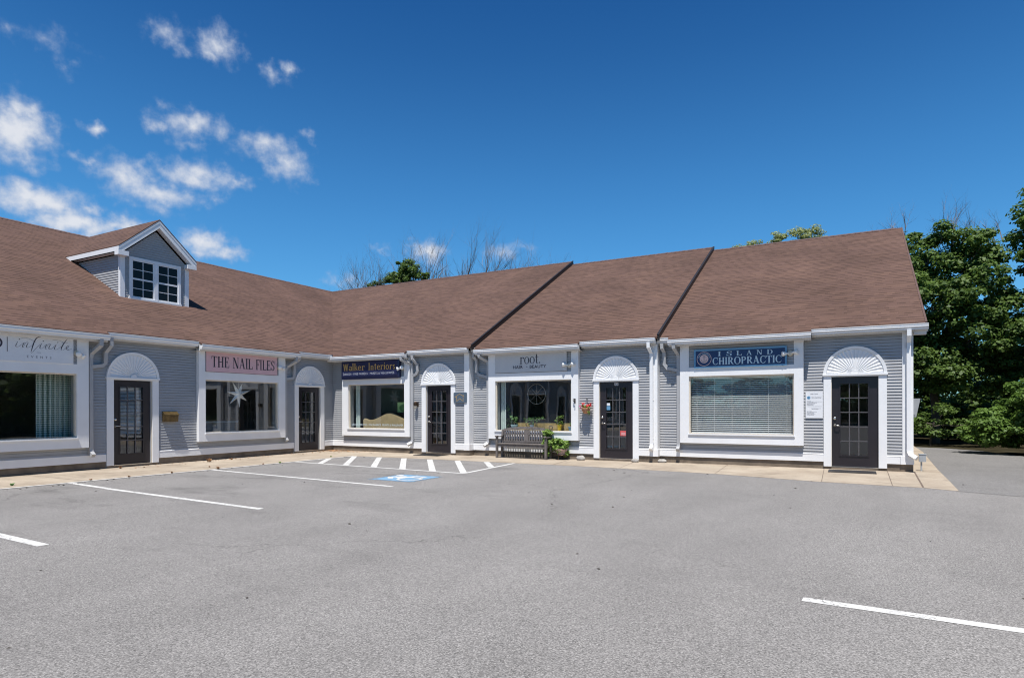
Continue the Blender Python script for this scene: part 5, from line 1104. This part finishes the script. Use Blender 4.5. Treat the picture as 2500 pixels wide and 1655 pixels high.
def rock(x, y, s, label, sc_=(1, .7, .6)):
    rn = random.Random(int(x*100)); m = MB(); n1, n2 = 14, 8; base = 0
    off = [[rn.uniform(.86, 1.12) for _ in range(n1)] for _ in range(n2+1)]
    for i in range(n2+1):
        t = math.pi*i/n2
        for k in range(n1):
            a = 2*math.pi*k/n1; r = off[i][k] if 0 < i < n2 else 1; m.v.append((s*sc_[0]*r*math.sin(t)*math.cos(a), s*sc_[1]*r*math.sin(t)*math.sin(a), s*sc_[2]*(r*math.cos(t))+s*sc_[2]*.75))
    for i in range(n2):
        for k in range(n1): m.f.append((i*n1+k, (i+1)*n1+k, (i+1)*n1+(k+1) % n1, i*n1+(k+1) % n1))
    tag(m.build('rock', M['stone'], loc=(x, y, .0), rz=.3, smooth=True), label, 'rock', 'pale stones along the wall foot')
rock(9.10, .02, .125, 'pale rounded stone on the walk below the flower pot'); rock(10.60, .08, .10, 'pale stone at the foot of the casing right of door 11'); rock(11.25, .28, .13, 'flat pale stone between the two downspouts', (1, .6, .42))
def mat_(x0, x1, y0, y1, label):
    m = MB(); m.box(x0, x1, y0, y1, 0, .014); e = tag(m.build('door_mat', M['rubber'], loc=(0, 0, .0065)), label, 'door mat')
    m = MB(); n = int((x1-x0)/.035)
    for i in range(n): m.box(x0+.02+i*.035, x0+.034+i*.035, y0+.02, y1-.02, .0142, .019)
    r = m.build('ribs', M['black'], e)
mat_(3.93, 4.83, -.66, -.08, 'black rubber mat at the middle door below the blue plaque'); mat_(15.10, 16.02, -.45, .12, 'black ribbed mat at the right end door')
# weeds in the paving edge and fallen leaves by the inner corner
def tuft(x, y, h, label, mat='leaf_pot', n=26):
    rn = random.Random(int(x*1000+y*10)); m = MB()
    for _ in range(n):
        a = rn.uniform(0, 6.28); l = h*rn.uniform(.5, 1.1); lean = rn.uniform(.2, .9); w_ = .006+h*.05; d = Vector((math.cos(a), math.sin(a), 0)); s = Vector((-d.y, d.x, 0))*w_
        p = d*rn.uniform(0, h*.35); q = p+d*l*lean*.5+Vector((0, 0, l*.6)); r = p+d*l*lean+Vector((0, 0, l*.75))
        m.add([p-s*.5, p+s*.5, q+s, q-s, r], [(0, 1, 2, 3), (3, 2, 4)])
    tag(m.build('weed', M[mat], loc=(x, y, .006)), label, 'weed', 'weeds in the paving cracks')
for x, y, h, mt in [(1.95, -10.05, .08, 'leaf_dark'), (2.35, -8.9, .06, 'dry'), (2.42, -8.2, .06, 'dry'), (2.46, -7.3, .07, 'dry'), (2.50, -6.2, .10, 'dry'), (.55, -5.05, .20, 'dry'), (.45, -4.3, .08, 'dry'), (.30, -7.2, .08, 'dry'), (2.46, -4.9, .06, 'dry'), (2.5, -4.4, .07, 'leaf_pot'), (1.9, -6.0, .05, 'dry'), (2.2, -2.3, .06, 'leaf_pot')]:
    tuft(x, y, h*.75, 'small weed tuft growing from a paving crack by the left shops', mt)
rn = random.Random(2); m = MB()
for _ in range(420):
    t = rn.random(); x = .1+abs(rn.gauss(0, .8)); y = -.12-abs(rn.gauss(0, .35)); 
    if rn.random() < .25: x = .15+abs(rn.gauss(0, .3)); y = -rn.uniform(.2, 7)
    s = rn.uniform(.012, .035); a = rn.uniform(0, 6.28); d = Vector((math.cos(a), math.sin(a), rn.uniform(-.2, .3)))*s; q = Vector((-d.y, d.x, rn.uniform(0, .5)*s))*.7; p = Vector((x, y, .014+rn.uniform(0, .02)))
    m.add([p-d, p+q, p+d, p-q], [(0, 1, 2, 3)])
tag(m.build('fallen_leaves', M['dry']), 'dry brown leaves drifted on the paving by the inner corner', 'leaf litter', kind='stuff')

rn = random.Random(9); m = MB()
for _ in range(150):
    x = rn.uniform(2.6, 20); y = rn.uniform(-15.2, -1.8); s = rn.uniform(.008, .022)
    if rn.random() < .5: x = 2.56+abs(rn.gauss(0, .12)); y = rn.uniform(-11.5, -2)
    a = rn.uniform(0, 6.28); d = Vector((math.cos(a), math.sin(a), 0))*s*rn.uniform(1, 2); q = Vector((-d.y, d.x, 0)).normalized()*s*.5+Vector((0, 0, s*.5)); p = Vector((x, y, .006))
    m.add([p-d, p+q, p+d, p-q*.4], [(0, 1, 2, 3)])
M['grit'] = plain('dark_twig_bits', (0.06, 0.05, 0.04), 0.9, 0.4, 5, coord='World')
tag(m.build('grit', M['grit']), 'dark specks of bark and grit scattered on the asphalt', 'grit', kind='stuff')

# ------------------------------------------------------------------ trees
def leafmesh(name, centers, rads, per, size, mat, parent, seed, sun_bias=.8):
    """one mesh of small folded leaves, 'per' of them spread through each clump"""
    r = np.random.default_rng(seed); C_ = np.repeat(np.array(centers), per, axis=0); Rr = np.repeat(np.array(rads), per, axis=0)
    n = len(C_); d = r.normal(size=(n, 3)); d /= np.linalg.norm(d, axis=1)[:, None]; rad = r.uniform(.25, 1, n)**.6
    p = C_+d*Rr*rad[:, None]
    nn = d*.7+np.array([0, 0, sun_bias])+r.normal(size=(n, 3))*.35; nn /= np.linalg.norm(nn, axis=1)[:, None]
    a = r.normal(size=(n, 3)); a -= nn*(a*nn).sum(1)[:, None]; a /= np.linalg.norm(a, axis=1)[:, None]; b = np.cross(nn, a)
    s = (size*r.uniform(.55, 1.3, n))[:, None]
    v = np.stack([p-a*s*.5, p+b*s*.42+nn*s*.10, p+a*s*.55-nn*s*.12, p-b*s*.42+nn*s*.10], axis=1).reshape(-1, 3)
    me = bpy.data.meshes.new(name); me.vertices.add(4*n); me.vertices.foreach_set('co', v.astype(np.float32).ravel())
    me.loops.add(4*n); me.loops.foreach_set('vertex_index', np.arange(4*n, dtype=np.int32)); me.polygons.add(n)
    me.polygons.foreach_set('loop_start', np.arange(0, 4*n, 4, dtype=np.int32)); me.polygons.foreach_set('loop_total', np.full(n, 4, dtype=np.int32))
    me.materials.append(mat); me.update(calc_edges=True); o = bpy.data.objects.new(name, me); COL.objects.link(o)
    if parent: o.parent = parent
    return o
def limb(m, p0, p1, r0, r1, rnd, n=5, wob=.12):
    p0, p1 = Vector(p0), Vector(p1); L_ = (p1-p0).length; pts = [p0]
    for i in range(1, n): t = i/n; pts.append(p0.lerp(p1, t)+Vector((rnd.gauss(0, 1), rnd.gauss(0, 1), rnd.gauss(0, .5)))*wob*L_*.35*math.sin(math.pi*t)+Vector((0, 0, .10*L_*math.sin(math.pi*t)*.5)))
    pts.append(p1); m.tube(pts, [r0+(r1-r0)*i/n for i in range(n+1)], 6); return pts
def tree(name, loc, H, lobes, per, size, mat, label, cat='tree', seed=1, tr=.18, group=None, bare=0, clump=.55, trunk_to=.45, clumps_per=1.0):
    e = empty(name, loc); tag(e, label, cat, group); rnd = random.Random(seed); m = MB(); centers = []; rads = []
    top = Vector((rnd.uniform(-.3, .3), rnd.uniform(-.3, .3), H*trunk_to)); limb(m, (0, 0, -.05), top, tr, tr*.6, rnd, 6, .05)
    for (x, y, z, rx, ry, rz, n) in lobes:
        c = Vector((x, y, z)); pts = limb(m, top.lerp(Vector((0, 0, H*.2)), rnd.uniform(0, .6)), c, tr*.45, tr*.12, rnd, 6)
        for k in range(int(n*clumps_per)):
            d = Vector((rnd.gauss(0, 1), rnd.gauss(0, 1), rnd.gauss(0, 1))).normalized(); t = rnd.uniform(.45, 1.0); q = Vector((x+d.x*rx*t, y+d.y*ry*t, z+d.z*rz*t))
            if q.z < .25: q.z = .25+rnd.random()*.3
            centers.append(tuple(q)); k_ = clump*rnd.uniform(.6, 1.25); rads.append((k_, k_, k_*.55))
            if rnd.random() < .35: limb(m, pts[rnd.randint(2, 5)], q, tr*.10, .008, rnd, 4, .2)
    trunk = m.build('trunk', M['bark'], e)
    leafmesh('crown', centers, rads, per, size, mat, e, seed)
    if bare:
        m = MB()
        for k in range(bare):
            x, y, z, rx, ry, rz, n = rnd.choice(lobes[:3]); p = Vector((x+rnd.uniform(-.8, .8)*rx, y+rnd.uniform(-.5, .5)*ry, z+rz*.4)); branch(m, p, Vector((rnd.uniform(-.35, .35), rnd.uniform(-.2, .2), 1)).normalized(), rz*rnd.uniform(.5, .9), .022, 3, rnd)
        m.build('dead_twigs', M['twig'], e)
    return e
def branch(m, p, d, L_, r, depth, rnd, sp=.45):
    n = 4; pts = [p]; q = p
    for i in range(n):
        d = (d+Vector((rnd.gauss(0, .10), rnd.gauss(0, .10), rnd.gauss(0, .05)+.06))).normalized(); q = q+d*L_/n; pts.append(q)
    m.tube(pts, [r*(1-.6*i/n) for i in range(n+1)], 3 if r < .03 else 5, caps=False)
    if depth <= 0: return
    for k in range(rnd.choice([3, 4, 4, 5])):
        t = rnd.randint(1, n); nd = (d+Vector((rnd.gauss(0, sp), rnd.gauss(0, sp), rnd.gauss(.1, sp*.5)))).normalized(); branch(m, pts[t], nd, L_*rnd.uniform(.45, .75), r*(1-.6*t/n)*.62, depth-1, rnd, sp)

# maples beyond the side drive
tree('maple_tree', (18.6, 15.2, -.05), 9.8, [(-.2, .3, 7.9, 1.7, 1.3, 1.3, 40), (1.2, .2, 7.6, 1.3, 1.2, 1.2, 24), (-1.5, .4, 6.6, 1.7, 1.4, 1.5, 44), (1.2, -.2, 6.1, 1.5, 1.3, 1.2, 34), (-.2, -.9, 5.6, 1.9, 1.3, 1.2, 50), (-1.2, -1.0, 4.2, 1.9, 1.2, 1.1, 50), (1.4, -.8, 4.3, 1.6, 1.2, 1.1, 44), (-.3, -1.3, 2.9, 1.7, 1.0, .8, 34), (1.9, -.3, 2.9, 1.2, 1.0, .9, 20)],
     150, .145, M['leaf_maple'], 'broad maple with dead twigs on top rising behind the right end of the roof', seed=11, bare=22, clump=.5)
tree('maple_tree', (22.25, 15.4, -.05), 13.0, [(.9, 0, 9.9, 1.5, 1.5, 1.3, 46), (.3, 0, 8.5, 1.6, 1.5, 1.2, 48), (.6, -.4, 6.9, 1.9, 1.7, 1.3, 50), (-.6, -.6, 5.3, 1.6, 1.3, 1.1, 36), (1.2, -.8, 4.4, 2.0, 1.4, 1.4, 44), (-.2, .2, 3.4, 1.8, 1.2, 1.0, 26)],
     150, .145, M['leaf_maple'], 'tallest maple, cut off by the right edge of the photo', seed=23, bare=10, clump=.5)
tree('maple_tree', (14.5, 19.5, -.05), 8.5, [(0, 0, 5.5, 2.8, 2.2, 2.0, 40), (2.3, 0, 4.0, 2.0, 1.8, 2.0, 30)], 90, .19, M['leaf_maple'], 'shaded maple mostly hidden behind the right roof', seed=31)
tree('undergrowth_bush', (18.2, 12.9, -.05), 2.0, [(0, 0, .8, 1.6, .6, .8, 22), (1.9, 0, .7, 1.4, .6, .7, 18), (-1.6, .6, .9, 1.2, .6, .9, 14)], 90, .11, M['leaf_maple'], 'dark undergrowth at the far edge of the side drive', 'bush', seed=37, tr=.05, clump=.35)
tree('leafy_bush', (20.95, 7.6, -.05), 3.0, [(0, 0, 1.55, 1.3, 1.5, 1.15, 84), (-1.35, .4, .8, 1.0, 1.0, .7, 56), (.6, -.6, 2.15, 1.2, 1.3, 1.0, 66), (-.5, .6, 1.5, .9, 1.0, .8, 46)], 130, .105, M['leaf_bush'], 'bright green bush at the right edge beside the side drive', 'bush', seed=41, tr=.06, clump=.33, trunk_to=.25)
# the wood that closes the view behind the drive
for (x, y, h, sd, lb) in [(17.5, 21.5, 6.0, 47, 'dense dark tree closing the view left of the first maple trunk'), (22.0, 21.0, 5.2, 48, 'dense dark tree between the two maple trunks'), (27.0, 20.0, 7.5, 49, 'dense dark tree behind the tallest maple'), (27.5, 12.5, 7.5, 53, 'dark tree beyond the bright bush')]:
    tree('woodland_tree', (x, y, -.05), h, [(0, 0, h*.55, 2.9, 1.8, h*.42, 60), (-1.2, -.3, h*.28, 2.0, 1.5, h*.24, 34), (1.5, -.3, h*.28, 2.0, 1.5, h*.24, 34)], 90, .21, M['leaf_maple'], lb, seed=sd, clump=.65)
for (x, y, sd, lb) in [(16.6, 18.6, 81, 'low bushes under the trees, farthest left'), (20.4, 18.2, 82, 'low bushes under the trees between the maple trunks'), (24.0, 17.6, 83, 'low bushes under the tallest maple')]:
    tree('undergrowth_bush', (x, y, -.05), 2.2, [(-1.2, 0, .9, 1.5, .7, .9, 24), (1.2, .1, .9, 1.5, .7, .9, 24), (0, 0, 1.5, 1.6, .6, .8, 18)], 90, .14, M['leaf_maple'], lb, 'bush', seed=sd, tr=.05, clump=.4)
tree('willow_tree', (11.0, 38.9, -.05), 16.4, [(.2, 0, 14.9, 1.8, 1.6, 1.1, 40), (-2.6, 0, 14.3, 1.9, 1.3, .9, 30), (2.0, 0, 15.1, 1.2, 1.2, .9, 20)], 110, .13, M['leaf_yellow'], 'yellow green tree top showing over the right roof ridge', seed=59, clump=.42)
tree('evergreen_tree', (-12.2, 19.3, -.05), 12.2, [(.1, 0, 11.35, .95, .95, .85, 34), (-.8, 0, 10.6, 1.0, .9, .7, 26), (.9, 0, 10.6, 1.0, .9, .8, 26), (-2.6, 0, 10.3, .8, .6, .6, 14)], 100, .12, M['leaf_maple'], 'small green tree top among the bare branches over the roof', seed=61, clump=.32)
def bare_tree(x, y, H, seed, label, lean=0):
    e = empty('bare_tree', (x, y, -.05)); tag(e, label, 'tree', 'leafless trees behind the roof'); rnd = random.Random(seed); m = MB(); limb(m, (0, 0, 0), (0, 0, H*.62), .18, .12, rnd, 5, .03); m.build('trunk', M['bark'], e)
    m = MB()
    for k in range(12):
        a = rnd.uniform(-1, 1); branch(m, Vector((a*.3, rnd.uniform(-.2, .2), H*rnd.uniform(.56, .64))), Vector((a*1.0+lean, rnd.uniform(-.3, .3), rnd.uniform(.8, 1.2))).normalized(), H*rnd.uniform(.17, .26), .065, 3, rnd, .36)
    m.build('crown', M['twig'], e)
for a in [(-16.3, 18.4, 11.7, 3, 'leafless tree farthest left over the roof ridge'), (-14.4, 19.2, 12.3, 5, 'leafless tree just left of the green tree top', -.2), (-11.6, 20.3, 13.5, 8, 'leafless tree just right of the green tree top, in front of the small cloud'), (-9.6, 21.4, 13.1, 13, 'tallest leafless tree over the middle of the ridge'), (-8.2, 22.8, 13.4, 21, 'wide leafless tree leaning right over the ridge', .3), (-5.6, 24.2, 12.6, 34, 'small leafless tree nearest the dark roof edge'), (-3.2, 25.0, 12.2, 55, 'leafless tree with only its tips above the ridge')]: bare_tree(*a)
# trees across the lot: what the windows mirror
tp = tree('lot_tree', (30, -6, 0), 8.0, [(0, 0, 5.0, 2.6, 2.6, 2.4, 30), (0, 1.8, 2.8, 2.4, 2.4, 1.8, 26), (0, -1.8, 3.0, 2.4, 2.4, 2.0, 26), (0, 1.6, 1.1, 2.2, 2.2, 1.0, 22), (0, -1.6, 1.1, 2.2, 2.2, 1.0, 22)], 60, .30, M['leaf_maple'], 'leafy tree across the parking lot, mirrored in the shop windows', seed=71, group='trees across the lot mirrored in the windows', clump=.8)
spots = [(31, 0), (30, 6), (30, -12), (29, -18), (31, -24), (27, 3), (28, -3)]+[(x, -46+(i % 3)*1.5) for i, x in enumerate(range(-8, 30, 5))]
for x, y in spots:
    c = copy_tree(tp); c.location = (x, y, 0); c.rotation_euler = (0, 0, random.uniform(0, 6.28)); s = random.uniform(.62, .95) if y < -40 else random.uniform(.9, 1.2); c.scale = (s*1.2, s*1.2, s)
